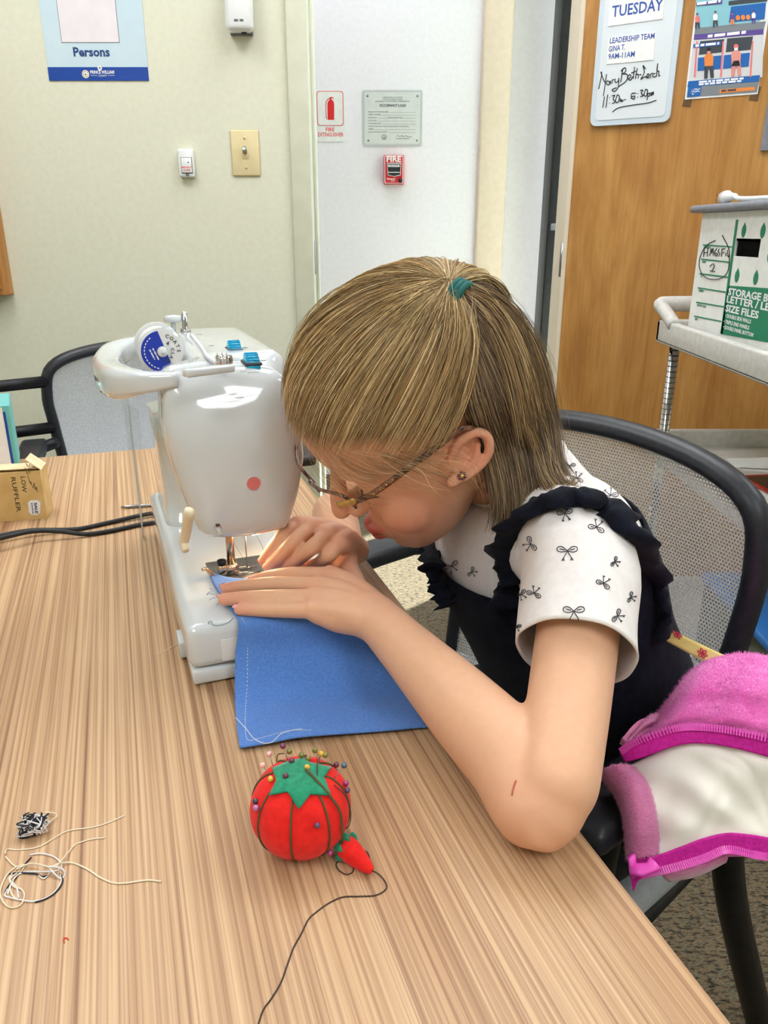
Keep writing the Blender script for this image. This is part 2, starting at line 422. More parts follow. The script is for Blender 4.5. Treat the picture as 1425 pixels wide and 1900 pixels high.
# ------------------------------------------------------------------ the room
WY = 2.5           # far wall of the room
HY = 3.65          # hall wall beyond the doorway
TZ = 0.73          # table top
struct(obj('floor', box(-2.4, -2.2, -0.05, 2.4, 3.95, 0.0), 'carpet', smooth=False))
struct(obj('ceiling', box(-2.4, -2.2, 2.7, 2.4, 3.95, 2.75), 'ceiling_white', smooth=False))
DX0, DX1, DH = -0.268, 0.572, 2.12
struct(obj('wall_far', join(box(-2.4, WY, 0, DX0, WY+0.12, 2.7), box(DX1, WY, 0, 2.4, WY+0.12, 2.7), box(DX0, WY, DH, DX1, WY+0.12, 2.7)), 'wall_green', smooth=False))
struct(obj('wall_left', box(-2.5, -2.2, 0, -2.4, 3.95, 2.7), 'wall_green', smooth=False))
struct(obj('wall_right', box(2.4, -2.2, 0, 2.5, WY+0.12, 2.7), 'wall_green', smooth=False))
struct(obj('wall_near', box(-2.5, -2.3, 0, 2.5, -2.2, 2.7), 'wall_green', smooth=False))
struct(obj('wall_hall', box(-2.4, HY, 0, 0.43, HY+0.12, 2.7), 'wall_white', smooth=False))
struct(obj('wall_pier', join(rbox(0.405, HY-0.03, 0, 0.53, HY+0.2, 2.7, 0.012, 2)), 'wall_beige'))
struct(obj('wall_recess', box(0.52, HY+0.16, 0, 0.80, HY+0.28, 2.7), 'wall_white', smooth=False))
fr = thing('trim_1', None, None, (DX0, WY, 0)); struct(fr)
for x0, x1, z0, z1 in ((DX0-0.008, DX0+0.052, 0, DH), (DX1-0.022, DX1+0.008, 0, DH), (DX0-0.008, DX1+0.008, DH-0.05, DH+0.01)):
    obj('frame_member', rbox(x0, WY-0.016, z0, x1, WY+0.136, z1, 0.004, 2), 'frame_green' if x0 < 0 else 'door_edge', fr)
sp = T(590, 475, 1.03)
obj('strike_plate', rbox(DX0+0.0515, WY+0.02, 1.005, DX0+0.0545, WY+0.055, 1.105, 0.001, 1), 'steel', fr)
obj('door_stop', rbox(DX0+0.05, WY+0.06, 0, DX0+0.062, WY+0.12, DH-0.05, 0.002, 1), 'frame_green', fr)
# exterior glazing at the hall's end
w = thing('window_1', None, None, (0.80, HY, 0)); struct(w)
GX0 = 0.715
obj('mullion', rbox(GX0, HY-0.06, 0, GX0+0.05, HY+0.10, 2.7, 0.004, 2), 'black_metal', w)
obj('mullion', rbox(GX0+0.055, HY-0.02, 0, GX0+0.088, HY+0.06, 2.7, 0.003, 2), 'black_metal', w)
obj('mullion', rbox(2.34, HY-0.06, 0, 2.40, HY+0.06, 2.7, 0.003, 2), 'black_metal', w)
obj('pane', box(GX0+0.088, HY, 0.08, 2.34, HY+0.006, 2.66), 'window_glass', w, smooth=False)
obj('sill_rail', rbox(GX0+0.088, HY-0.05, 0, 2.34, HY+0.05, 0.08, 0.004, 1), 'black_metal', w)
obj('clip', rbox(GX0+0.012, HY-0.078, 1.135, GX0+0.105, HY-0.052, 1.165, 0.003, 1), 'grey_plastic', w)
struct(obj('wall_exterior', join(box(0.53, HY+0.15, 2.5, 2.5, HY+0.3, 2.7), box(2.4, WY+0.12, 0, 2.5, HY+0.06, 2.7)), 'wall_white', smooth=False))
struct(obj('ground', box(-3, 3.95, -0.12, 8, 12, -0.06), 'asphalt', smooth=False))
# wooden door standing open into the room
HG = V(0.550, WY-0.022, 0); DE = V(0.88, -0.475, 0).normalized(); DN = V(-DE.y, DE.x, 0)*-1.0
DN = V(DE.y, -DE.x, 0)
if DN.y > 0: DN = -DN
FD = Frame(HG, DE, V(0,0,1))
dr = thing('door_1', None, None, HG); struct(dr)
def dbox(x0, x1, z0, z1, h0, h1, r=0.002): return xf(rbox(x0, z0, h0, x1, z1, h1, r, 1), FD.M())
lf = obj('door_leaf', dbox(0.014, 0.90, 0.012, DH-0.055, -0.022, 0.022), 'door_wood', dr, smooth=False)
obj('edge_strip', dbox(0.0, 0.014, 0.012, DH-0.055, -0.023, 0.023), 'door_edge', dr, smooth=False)
for z in (0.25, 1.05, 1.85):
    obj('hinge', tube([FD.at(-0.006, z-0.05, 0.0), FD.at(-0.006, z+0.05, 0.0)], 0.007, 10), 'steel', dr)
# ceiling lights, and an added fill panel for the hall
for i, (x, y, lab) in enumerate(((-0.80, -0.85, 'recessed ceiling light panel behind the camera on the left'), (0.95, -1.0, 'recessed ceiling light panel behind the camera on the right'),
                                 (-1.0, 1.50, 'recessed ceiling light panel above the far left of the table'), (0.30, 1.70, 'recessed ceiling light panel above the girl'), (1.75, 1.0, 'recessed ceiling light panel by the right wall'))):
    t = thing('ceiling_light', lab, 'ceiling light', (x, y, 2.69), 0, 'ceiling lights of the room')
    obj('diffuser', box(x-0.29, y-0.59, 2.692, x+0.29, y+0.59, 2.699), 'troffer_glow', t, smooth=False)
    for dx in (-0.30, -0.1, 0.1, 0.30): obj('louver', box(x+dx-0.008, y-0.61, 2.655, x+dx+0.008, y+0.61, 2.699), 'chrome', t, smooth=False)
    for dy in (-0.60, -0.2, 0.2, 0.60): obj('louver', box(x-0.30, y+dy-0.008, 2.655, x+0.30, y+dy+0.008, 2.699), 'chrome', t, smooth=False)
t = thing('ceiling_light', 'unseen light panel added to brighten the hall beyond the doorway', 'ceiling light', (-0.3, 3.1, 2.69), 0, 'added lights of the hall')  # out of view, added only to lift the hall's brightness
obj('diffuser', box(-0.9, 2.95, 2.692, 0.3, 3.25, 2.699), 'hall_fill_glow', t, smooth=False)
obj('rim', join(box(-0.92, 2.93, 2.68, 0.32, 2.95, 2.699), box(-0.92, 3.25, 2.68, 0.32, 3.27, 2.699)), 'white_plastic', t, smooth=False)

# ------------------------------------------------------------------ things on the far wall
FW = Frame((0, WY, 0), (1, 0, 0), (0, 0, 1))
def px_rect(F, u0, v0, u1, v1):
    a = F.loc(u0, v0); c = F.loc(u1, v1); return a[0], c[1], c[0], a[1]

def dashes(F, x0, x1, y, size, h):
    """print too small to read: a row of short bars"""
    gs = []; x_ = x0; r_ = random.Random(int(abs(y)*1e5) + int(abs(x0)*1e5))
    while x_ < x1 - size*0.4:
        w2 = min(x1-x_, size*r_.uniform(0.8, 2.6)); gs.append(F.plate([(x_,y),(x_+w2,y),(x_+w2,y+size*0.55),(x_,y+size*0.55)], h-0.0001, h+0.0001)); x_ += w2 + size*0.35
    return join(*gs)
# safety poster
x0, y0 = FW.loc(92, 150); x1, _ = FW.loc(277, 150); pw = x1-x0; ph = 0.46
F1 = FW.sub(x0, y0, 0.001, 0.0)
t = thing('wall_poster', 'pale blue glossy poster reading Persons with dark blue bottom band', 'poster', F1.at(0, 0))
obj('sheet', F1.plate([(0,0),(pw,0),(pw,ph),(0,ph)], 0, 0.001), 'poster_blue', t, smooth=False)
bh = 0.036*pw/0.30
obj('band', F1.plate([(0,0),(pw,0),(pw,bh),(0,bh)], 0.001, 0.0014), 'navy_print', t, smooth=False)
fx0, fy0, fx1 = pw*0.175, pw*0.335, pw*0.74
obj('picture_border', F1.plate([(fx0-0.0015,fy0-0.0015),(fx1+0.0015,fy0-0.0015),(fx1+0.0015,ph-0.03),(fx0-0.0015,ph-0.03)], 0.001, 0.0013), 'grey_ink', t, smooth=False)
obj('picture_panel', F1.plate([(fx0,fy0),(fx1,fy0),(fx1,ph-0.0315),(fx0,ph-0.0315)], 0.0013, 0.0017), 'paper_lilac', t, smooth=False)
obj('lettering', F1.fit('Persons', pw*0.275, pw*0.635, pw*0.215, pw*0.110, 0.0014, 0.0010), 'text_slate', t, smooth=False)
obj('lettering', F1.fit('PRINCE WILLIAM', pw*0.42, pw*0.66, pw*0.062, pw*0.040, 0.0018, 0.0003), 'white_print', t, smooth=False)
obj('lettering', F1.fit('COUNTY', pw*0.50, pw*0.585, pw*0.036, pw*0.024, 0.0018), 'white_print', t, smooth=False)
obj('rule', F1.plate([(pw*0.42,pw*0.045),(pw*0.49,pw*0.045),(pw*0.49,pw*0.048),(pw*0.42,pw*0.048)], 0.0014, 0.0018), 'white_print', t, smooth=False)
obj('rule', F1.plate([(pw*0.595,pw*0.045),(pw*0.66,pw*0.045),(pw*0.66,pw*0.048),(pw*0.595,pw*0.048)], 0.0014, 0.0018), 'white_print', t, smooth=False)
sl = obj('seal', F1.plate(disc_poly(pw*0.372, pw*0.058, pw*0.036, 24), 0.0014, 0.0018), 'white_print', t, smooth=False)
obj('seal_ring', F1.plate(disc_poly(pw*0.372, pw*0.058, pw*0.030, 24), 0.0018, 0.0020), 'kraft', sl, smooth=False)
obj('seal_centre', F1.plate(disc_poly(pw*0.372, pw*0.058, pw*0.021, 24), 0.0020, 0.0022), 'paper', sl, smooth=False)
obj('seal_mark', F1.plate([(pw*0.362,pw*0.048),(pw*0.382,pw*0.048),(pw*0.372,pw*0.070)], 0.0022, 0.0024), 'green_print', sl, smooth=False)
obj('badge', F1.plate(disc_poly(pw*0.52, pw*0.112, pw*0.022, 20), 0.0014, 0.0018), 'paper', t, smooth=False)
obj('badge_mark', F1.plate(disc_poly(pw*0.52, pw*0.112, pw*0.009, 12), 0.0018, 0.002), 'grey_ink', t, smooth=False)
# white dispenser
a = px_rect(FW, 418, -40, 475, 66)
t = thing('wall_dispenser', 'white rounded plastic dispenser high on the wall above the light switch', 'dispenser', FW.at(a[0], a[1]))
def wbox(F, x0, y0, x1, y1, h0, h1, r=0.004, seg=2): return xf(rbox(x0, y0, h0, x1, y1, h1, r, seg), F.M())
obj('back_plate', wbox(FW, a[0]+0.006, a[1]-0.002, a[2]-0.006, a[3], 0.0, 0.012, 0.004), 'grey_plastic', t)
obj('cover', wbox(FW, a[0], a[1], a[2], a[3], 0.010, 0.055, 0.016, 4), 'white_plastic', t)
obj('logo', dashes(FW, (a[0]+a[2])/2-0.012, (a[0]+a[2])/2+0.014, a[1]+0.022, 0.011, 0.0553), 'grey_ink', t, smooth=False)
obj('nozzle', wbox(FW, a[2]-0.035, a[1]-0.004, a[2]-0.02, a[1]+0.01, 0.02, 0.04, 0.002), 'black_plastic', t)
# light switch
a = px_rect(FW, 427, 241, 484, 327)
t = thing('light_switch', 'almond light switch plate with a toggle and two screws', 'light switch', FW.at(a[0], a[1]))
obj('plate', wbox(FW, a[0], a[1], a[2], a[3], 0.0, 0.006, 0.004, 3), 'almond_plastic', t)
cx, cy = (a[0]+a[2])/2, (a[1]+a[3])/2
obj('slot', wbox(FW, cx-0.008, cy-0.017, cx+0.008, cy+0.017, 0.0055, 0.0068, 0.0005, 1), 'almond_plastic', t)
obj('toggle', xf(rbox(-0.006, -0.006, 0, 0.006, 0.008, 0.017, 0.002, 2), FW.M(cx, cy+0.003, 0.006) @ Matrix.Rotation(-0.5, 4, 'X')), 'steel', t)
for dy in (-0.040, 0.040):
    s_ = obj('screw', xf(lathe([(0.0005,0),(0.004,0),(0.0038,0.0012),(0.0005,0.0016)], 12), FW.M(cx, cy+dy, 0.0058)), 'almond_plastic', t)
    obj('slot_mark', wbox(FW, cx-0.0006, cy+dy-0.003, cx+0.0006, cy+dy+0.003, 0.007, 0.0076, 0.0002, 1), 'dark_print', s_)
# emergency call button
a = px_rect(FW, 331, 277, 364, 330)
t = thing('call_button', 'small white emergency call button unit left of the light switch', 'call button', FW.at(a[0], a[1]))
obj('housing', wbox(FW, a[0], a[1], a[2], a[3], 0.0, 0.020, 0.006, 3), 'white_plastic', t)
w_, h_ = a[2]-a[0], a[3]-a[1]
bt = obj('button', wbox(FW, a[0]+w_*0.22, a[1]+h_*0.16, a[0]+w_*0.88, a[1]+h_*0.68, 0.0195, 0.024, 0.002), 'white_plastic', t)
obj('button_gap', wbox(FW, a[0]+w_*0.19, a[1]+h_*0.14, a[0]+w_*0.91, a[1]+h_*0.70, 0.0195, 0.0205, 0.001), 'grey_ink', t)
obj('lamp_dot', FW.plate(disc_poly(a[0]+w_*0.68, a[1]+h_*0.52, 0.0022, 10), 0.024, 0.0244), 'dark_print', bt, smooth=False)
obj('lettering', FW.text('EMERGENCY', a[0]+w_*0.55, a[1]+h_*0.32, 0.007, 0.0241, 0.0001, 'CENTER', 1.0, 0.8), 'red_print', bt, smooth=False)
obj('lettering', FW.text('ALARM', a[0]+w_*0.55, a[1]+h_*0.23, 0.006, 0.0241, 0.0001, 'CENTER'), 'red_print', bt, smooth=False)
obj('speaker_dot', FW.plate(disc_poly(a[0]+w_*0.55, a[1]+h_*0.09, 0.005, 12), 0.0195, 0.0206), 'grey_ink', t, smooth=False)
# wooden cabinet at the left edge
a = FW.loc(27, 546)
t = thing('wall_cabinet', 'orange-brown wooden wall cabinet at the left edge above the tissue box', 'cabinet', FW.at(a[0]-0.5, a[1]))
obj('body', wbox(FW, a[0]-0.6, a[1], a[0]-0.001, a[1]+0.75, 0.0, 0.050, 0.002, 1), 'cabinet_wood', t, smooth=False)
obj('door', wbox(FW, a[0]-0.598, a[1]+0.018, a[0]-0.012, a[1]+0.748, 0.051, 0.068, 0.002, 1), 'cabinet_wood', t, smooth=False)
# hall wall signs
FH = Frame((0, HY, 0), (1, 0, 0), (0, 0, 1))
a = px_rect(FH, 586, 168, 640, 263); w_, h_ = a[2]-a[0], a[3]-a[1]; F1 = FH.sub(a[0], a[1])
t = thing('fire_extinguisher_sign', 'white sign with red extinguisher symbol reading fire extinguisher', 'sign', F1.at(0,0))
obj('plate', F1.plate(rrect(0,0,w_,h_,0.012), 0.0, 0.003), 'paper', t, smooth=False)
obj('border', F1.plate(rrect(w_*0.02,h_*0.31,w_*0.97,h_*0.99,0.012), 0.003, 0.0036), 'pink_print', t, smooth=False)
obj('panel', F1.plate(rrect(w_*0.05,h_*0.325,w_*0.94,h_*0.975,0.010), 0.0036, 0.0042), 'paper', t, smooth=False)
ex = [(0.40,0.43),(0.63,0.43),(0.64,0.74),(0.62,0.79),(0.55,0.825),(0.55,0.845),(0.50,0.845),(0.50,0.825),(0.43,0.79),(0.40,0.74)]
g = obj('extinguisher_symbol', F1.plate([(x*w_, y*h_) for x, y in ex], 0.0042, 0.0048), 'red_print', t, smooth=False)
obj('hose', F1.stroke([(w_*x, h_*y) for x, y in ((0.51,0.835),(0.42,0.83),(0.36,0.77),(0.345,0.65),(0.35,0.50),(0.37,0.44))], 0.0016, 0.0045, 5, 16), 'red_print', g)
obj('handle', F1.stroke([(w_*x, h_*y) for x, y in ((0.48,0.855),(0.55,0.865),(0.62,0.85))], 0.0022, 0.0045), 'red_print', g)
obj('lettering', F1.fit('FIRE', w_*0.32, w_*0.63, h_*0.205, 0.021, 0.0031, 0.0004), 'red_print', t, smooth=False)
obj('lettering', F1.fit('EXTINGUISHER', w_*0.04, w_*0.95, h_*0.105, 0.021, 0.0031, 0.0003), 'red_print', t, smooth=False)
a = px_rect(FH, 673, 168, 782, 271); w_, h_ = a[2]-a[0], a[3]-a[1]; F1 = FH.sub(a[0], a[1])
t = thing('occupancy_sign', 'clear-framed grey occupancy load notice screwed to the white hall wall', 'sign', F1.at(0,0))
obj('backing', F1.plate(rrect(0,0,w_,h_,0.008), 0.0, 0.004), 'grey_print', t, smooth=False)
obj('notice', F1.plate(rrect(w_*0.03,h_*0.04,w_*0.97,h_*0.97,0.005), 0.004, 0.0046), 'paper', t, smooth=False)
obj('lettering', F1.fit('OCCUPANCY LOAD', w_*0.28, w_*0.73, h_*0.71, h_*0.065, 0.0048, 0.0005), 'dark_print', t, smooth=False)
for y, s_, xa, xb in ((0.865,'COMMONWEALTH OF VIRGINIA',0.33,0.67),(0.83,'COUNTY OF PRINCE WILLIAM',0.34,0.66),(0.795,'DEPARTMENT OF DEVELOPMENT ADMINISTRATION',0.21,0.79),(0.608,'BUILDING OR STRUCTURE NAME',0.09,0.43),
                  (0.56,'STREET ADDRESS',0.09,0.30),(0.505,'USE GROUP',0.09,0.23),(0.505,'TYPE CONSTRUCTION',0.42,0.67),(0.452,'LIVE LOAD',0.09,0.23),(0.40,'OCCUPANCY LOAD',0.09,0.31),
                  (0.347,'SPECIAL STIPULATIONS AND CONDITIONS OF THE BUILDING',0.09,0.78),(0.297,'PERMIT',0.09,0.19),(0.245,'DATE CERTIFICATE ISSUED',0.09,0.41),(0.125,'BUILDING OFFICIAL',0.57,0.79)):
    obj('lettering', F1.fit(s_, w_*xa, w_*xb, h_*y, h_*0.030, 0.0048, 0.0001), 'grey_ink', t, smooth=False)
for y, xa in ((0.605,0.45),(0.557,0.32),(0.502,0.25),(0.449,0.25),(0.397,0.33),(0.294,0.21),(0.242,0.43)):
    obj('rule', F1.plate([(w_*xa,h_*y),(w_*0.9,h_*y),(w_*0.9,h_*(y+0.006)),(w_*xa,h_*(y+0.006))], 0.0047, 0.005), 'pale_ink', t, smooth=False)
sl = obj('seal', F1.plate(disc_poly(w_*0.36, h_*0.16, w_*0.042, 20), 0.0047, 0.005), 'grey_ink', t, smooth=False)
obj('seal_centre', F1.plate(disc_poly(w_*0.36, h_*0.16, w_*0.031, 20), 0.005, 0.0053), 'paper', sl, smooth=False)
obj('seal_mark', F1.plate([(w_*0.34,h_*0.14),(w_*0.38,h_*0.14),(w_*0.36,h_*0.185)], 0.0053, 0.0056), 'grey_ink', sl, smooth=False)
obj('signature', F1.stroke([(w_*x, h_*y) for x, y in ((0.56,0.165),(0.60,0.20),(0.62,0.165),(0.66,0.195),(0.68,0.165),(0.73,0.19),(0.77,0.168),(0.83,0.175))], 0.0007, 0.005, 4, 30), 'grey_ink', t)
for x, y in ((0.08,0.9),(0.92,0.9),(0.09,0.1),(0.92,0.1)):
    obj('screw', xf(lathe([(0.0005,0),(0.0045,0),(0.004,0.0014),(0.0005,0.002)], 12), F1.M(w_*x, h_*y, 0.0046)), 'steel', t)
obj('cover_panel', F1.plate(rrect(-0.003,-0.003,w_+0.003,h_+0.003,0.009), 0.0065, 0.0085), 'clear_plastic', t, smooth=False)
a = px_rect(FH, 712, 289, 749, 343); w_, h_ = a[2]-a[0], a[3]-a[1]; F1 = FH.sub(a[0], a[1])
t = thing('fire_alarm_station', 'red fire alarm pull station with white lettering on the hall wall', 'fire alarm', F1.at(0,0))
obj('housing', wbox(F1, 0, 0, w_, h_, 0.0, 0.040, 0.004, 2), 'fire_red', t)
obj('trim_line', F1.plate(rrect(w_*0.04,h_*0.03,w_*0.96,h_*0.975,0.004), 0.040, 0.0406), 'white_print', t, smooth=False)
obj('face', F1.plate(rrect(w_*0.07,h_*0.05,w_*0.93,h_*0.955,0.004), 0.0405, 0.0412), 'fire_red', t, smooth=False)
obj('lettering', F1.fit('FIRE', w_*0.14, w_*0.86, h_*0.77, h_*0.26, 0.0414, 0.0010), 'white_print', t, smooth=False)
obj('handle_outline', F1.plate([(w_*x,h_*y) for x,y in ((0.16,0.73),(0.86,0.73),(0.84,0.31),(0.52,0.26),(0.20,0.31))], 0.0412, 0.042), 'white_print', t, smooth=False)
hd = obj('pull_handle', F1.plate([(w_*x,h_*y) for x,y in ((0.19,0.70),(0.83,0.70),(0.81,0.33),(0.52,0.285),(0.23,0.33))], 0.042, 0.046), 'black_plastic', t, smooth=False)
obj('pull_bar', F1.plate([(w_*x,h_*y) for x,y in ((0.22,0.67),(0.78,0.67),(0.78,0.59),(0.22,0.59))], 0.046, 0.047), 'white_print', hd, smooth=False)
obj('lettering', F1.fit('PULL DOWN', w_*0.28, w_*0.72, h_*0.61, h_*0.06, 0.0472, 0.0002), 'black_ink', hd, smooth=False)
obj('bar_line', F1.plate([(w_*x,h_*y) for x,y in ((0.22,0.42),(0.80,0.42),(0.80,0.395),(0.22,0.395))], 0.046, 0.0466), 'white_print', hd, smooth=False)
obj('lettering', F1.fit('Honeywell', w_*0.16, w_*0.56, h_*0.165, h_*0.07, 0.0414, 0.0003), 'white_print', t, smooth=False)
obj('lettering', F1.fit('5140', w_*0.38, w_*0.54, h_*0.10, h_*0.06, 0.0414, 0.0002), 'white_print', t, smooth=False)
obj('key_lock', xf(lathe([(0.0005,0),(w_*0.10,0),(w_*0.10,0.004),(0.0005,0.005)], 16), F1.M(w_*0.83, h_*0.13, 0.0406)), 'black_plastic', t)

# ------------------------------------------------------------------ things on the wooden door
FDD = Frame(FD.at(0, 0, 0.0225), DE, V(0,0,1))
c0 = FDD.loc(1096, 233); c1 = FDD.loc(1243, 229); c2 = FDD.loc(1112, 0)
w_ = c1[0]-c0[0]; F1 = FDD.sub(c0[0], (c0[1]+c1[1])/2, 0.0, 0.0); h_ = 0.52
t = thing('whiteboard', 'small white dry-erase board with weekday card and handwriting on the door', 'whiteboard', F1.at(0,0))
obj('rim', F1.plate(rrect(0,0,w_,h_,0.018), 0.0, 0.010), 'board_rim', t, smooth=False)
obj('surface', F1.plate(rrect(0.014,0.014,w_-0.014,h_-0.014,0.012), 0.010, 0.0112), 'board_white', t, smooth=False)
def card(pts, txts, nm, h=0.0115):
    q = [F1.loc(*p) for p in pts]      # bl, br, tr, tl
    c = obj(nm, F1.plate(q, h, h+0.0012), 'paper', t, smooth=False)
    bl, br = Vector(q[0]), Vector(q[1]); rot = math.atan2((br-bl).y, (br-bl).x)
    for s_, px0, px1, size in txts:
        a_, b_ = Vector(F1.loc(*px0)), Vector(F1.loc(*px1)); G = F1.sub(a_.x, a_.y, h+0.0012, math.atan2((b_-a_).y, (b_-a_).x))
        obj('lettering', G.fit(s_, 0, (b_-a_).length, 0, size, 0.0002, 0.0006 if size > 0.02 else 0.0003), 'text_blue', c, smooth=False)
    return c
u = lambda x, y: (1060+x*0.2561, y*0.2561)
card([u(275,198),u(668,145),u(683,-20),u(287,10)], [('TUESDAY', u(300,132), u(668,80), 0.037)], 'weekday_card')
card([u(265,472),u(603,440),u(618,236),u(275,282)], [('LEADERSHIP TEAM', u(286,322), u(608,285), 0.0185), ('GINA T.', u(278,382), u(397,366), 0.0185), ('9AM-11AM', u(275,436), u(465,416), 0.0185)], 'name_card')
def scribble(strokes, nm, r, F, par, mt, h, res=4):
    gs = [tube([F.at(*F.loc(*u(*p)), h) for p in s_], r, 5, res=max(4, len(s_)*res)) for s_ in strokes]
    return obj(nm, join(*gs), mt, par)
HW = [[(205,650),(228,545),(222,530),(250,600),(262,545),(240,700)], [(285,600),(268,590),(262,612),(280,618),(290,590),(292,612)], [(300,610),(304,585),(318,582)],
      [(325,575),(325,600),(345,595),(352,570)], [(352,570),(348,630),(325,665),(303,660),(310,650),(335,640)],
      [(365,600),(380,500)], [(366,520),(395,495),(402,520),(378,540)], [(378,540),(412,545),(405,590),(350,632)], [(420,575),(440,560),(428,545),(416,570),(435,585),(452,560)],
      [(455,575),(465,490)], [(440,535),(475,520)], [(470,575),(485,500),(478,540),(492,545),(490,572)], [(500,548),(512,543)],
      [(545,505),(525,480),(535,530),(510,578),(540,560),(556,572)], [(556,565),(572,548),(560,540),(552,560),(570,570)], [(578,570),(583,540),(597,535)],
      [(615,538),(600,540),(596,560),(618,562)], [(622,560),(632,465),(626,520),(640,520),(640,555),(650,550)]]
scribble(HW, 'handwriting', 0.0012, F1, t, 'black_ink', 0.0118)
HW2 = [[(235,785),(248,705)], [(258,785),(272,690)], [(285,712),(287,715)], [(283,750),(285,753)], [(300,700),(322,695),(310,722),(325,740),(302,755)], [(340,690),(328,735),(345,745),(356,705),(340,690)],
       [(362,715),(360,740),(372,725),(372,742),(385,728)], [(390,728),(402,724)], [(475,680),(448,680),(440,705),(465,700),(462,722),(437,712)], [(488,680),(490,683)], [(487,705),(489,708)],
       [(505,660),(525,658),(512,680),(528,695),(505,705)], [(545,650),(533,690),(548,700),(560,662),(545,650)], [(562,678),(555,730)], [(562,682),(578,678),(570,700),(560,700)], [(582,700),(590,670),(590,695),(600,668),(602,692)],
       [(305,815),(350,785),(450,765),(560,750),(622,730)]]
scribble(HW2, 'handwriting', 0.0012, F1, t, 'black_ink', 0.0118)
# illustrated poster
q = [FDD.loc(*u(*p)) for p in ((822,722),(1350,682),(1425,-20),(908,-20))]
t = thing('illustrated_poster', 'taped illustrated poster of seated figures on a bus bench on the wooden door', 'poster', FDD.at(*q[0]))
bl, br = Vector(q[0]), Vector(q[1]); wp = (br-bl).length; F2 = FDD.sub(bl.x, bl.y, 0.0, math.atan2((br-bl).y, (br-bl).x)); hp = 0.62
obj('sheet', F2.plate([(0,0),(wp,0),(wp,hp),(0,hp)], 0.0005, 0.0015), 'paper', t, smooth=False)
def pp(nm, pts, m_, h, par=None):
    g_ = [F2.loc(*u(*p)) for p in pts]; return obj(nm, F2.plate(g_, h, h+0.0004), m_, par or t, smooth=False)
pp('scene_panel', [(893,270),(1340,232),(1425,-20),(905,-10)], 'teal_print', 0.0016)
pp('pavement', [(890,260),(1395,215),(1410,155),(900,205)], 'road_print', 0.0020)
pp('shelter', [(1143,165),(1400,140),(1412,20),(1158,50)], 'blue_print', 0.0020)
pp('shelter_roof', [(1140,40),(1420,10),(1420,-20),(1142,10)], 'dark_print', 0.0024)
pp('caption_band', [(906,45),(1092,28),(1096,5),(908,22)], 'purple_print', 0.0028)
pp('caption_band', [(888,290),(1392,250),(1395,212),(892,252)], 'purple_print', 0.0024)
obj('lettering', dashes(F2, F2.loc(*u(990,262))[0], F2.loc(*u(1262,262))[0], F2.loc(*u(990,275))[1], 0.012, 0.003), 'white_print', t, smooth=False)
obj('lettering', dashes(F2, F2.loc(*u(912,30))[0], F2.loc(*u(1080,30))[0], F2.loc(*u(912,40))[1], 0.011, 0.0034), 'white_print', t, smooth=False)
pp('interior', [(850,600),(1385,560),(1395,250),(885,295)], 'grey_print', 0.0020)
pp('bus_window', [(925,400),(1090,380),(1110,285),(935,300)], 'dark_print', 0.0024)
pp('bus_window', [(1120,380),(1300,362),(1318,265),(1130,280)], 'dark_print', 0.0024)
pp('sign_band', [(885,350),(1085,328),(1085,302),(885,322)], 'blue_print', 0.0030)
obj('lettering', dashes(F2, F2.loc(*u(900,336))[0], F2.loc(*u(1070,336))[0], F2.loc(*u(900,342))[1], 0.010, 0.0036), 'white_print', t, smooth=False)
for p in ([(915,515),(1088,500),(1092,402),(920,420)], [(1100,500),(1285,482),(1295,383),(1108,402)]): pp('bus_seat', p, 'blue_print', 0.0028)
for xx in (895, 1085, 1298): pp('pole', [(xx-6,560),(xx+6,560),(xx+22,300),(xx+12,300)], 'pink_print', 0.0032)
def figure(x, y, s_, top, leg, head, hair):
    k = lambda pts: [(x+a_*s_, y+b_*s_) for a_, b_ in pts]
    f_ = pp('printed_figure', k([(-30,70),(30,66),(34,0),(20,-20),(-20,-18),(-34,4)]), top, 0.0036)
    pp('legs', k([(-34,160),(-10,158),(-4,90),(4,90),(12,155),(36,152),(32,66),(-32,70)]), leg, 0.0036, f_)
    pp('head', k([(-12,-20),(12,-22),(14,-46),(0,-56),(-14,-46)]), head, 0.0036, f_)
    pp('hair', k([(-16,-40),(16,-42),(16,-58),(0,-68),(-16,-56)]), hair, 0.0040, f_)
figure(998, 412, 1.0, 'orange_print', 'dark_print', 'skin_print', 'black_ink')
figure(1195, 390, 1.05, 'skin_print', 'skin_print', 'white_print', 'pink_print')
pp('skirt', [(1158,482),(1225,478),(1216,440),(1178,444)], 'black_ink', 0.0042)
for xx, yy, s_, tp, lg in ((915,130,0.5,'pink_print','dark_print'), (1045,115,0.5,'white_print','dark_print'), (1168,115,0.42,'purple_print','orange_print'), (1322,105,0.42,'white_print','purple_print')):
    figure(xx, yy, s_, tp, lg, 'skin_print', 'dark_print')
for xx in (1208, 1245, 1282): pp('orange_seat', [(xx+16*math.cos(a_*0.7), 131-(xx-1208)*0.06+20*math.sin(a_*0.7)) for a_ in range(9)], 'orange_print', 0.0030)
pp('bottom_band', [(842,632),(1362,590),(1368,545),(850,590)], 'blue_print', 0.0026)
for y_ in (598, 615):
    obj('lettering', dashes(F2, F2.loc(*u(925,y_))[0], F2.loc(*u(1245,y_))[0], F2.loc(*u(925,y_+5))[1], 0.008, 0.0032), 'white_print', t, smooth=False)
pp('footer', [(838,705),(1345,668),(1360,592),(846,634)], 'road_print', 0.0022)
lg = pp('logo_block', [(840,705),(935,697),(945,625),(848,632)], 'blue_print', 0.0026)
obj('lettering', F2.fit('CDC', F2.loc(*u(885,668))[0], F2.loc(*u(932,668))[0], F2.loc(*u(885,670))[1], 0.012, 0.0032, 0.0003), 'white_print', lg, smooth=False)
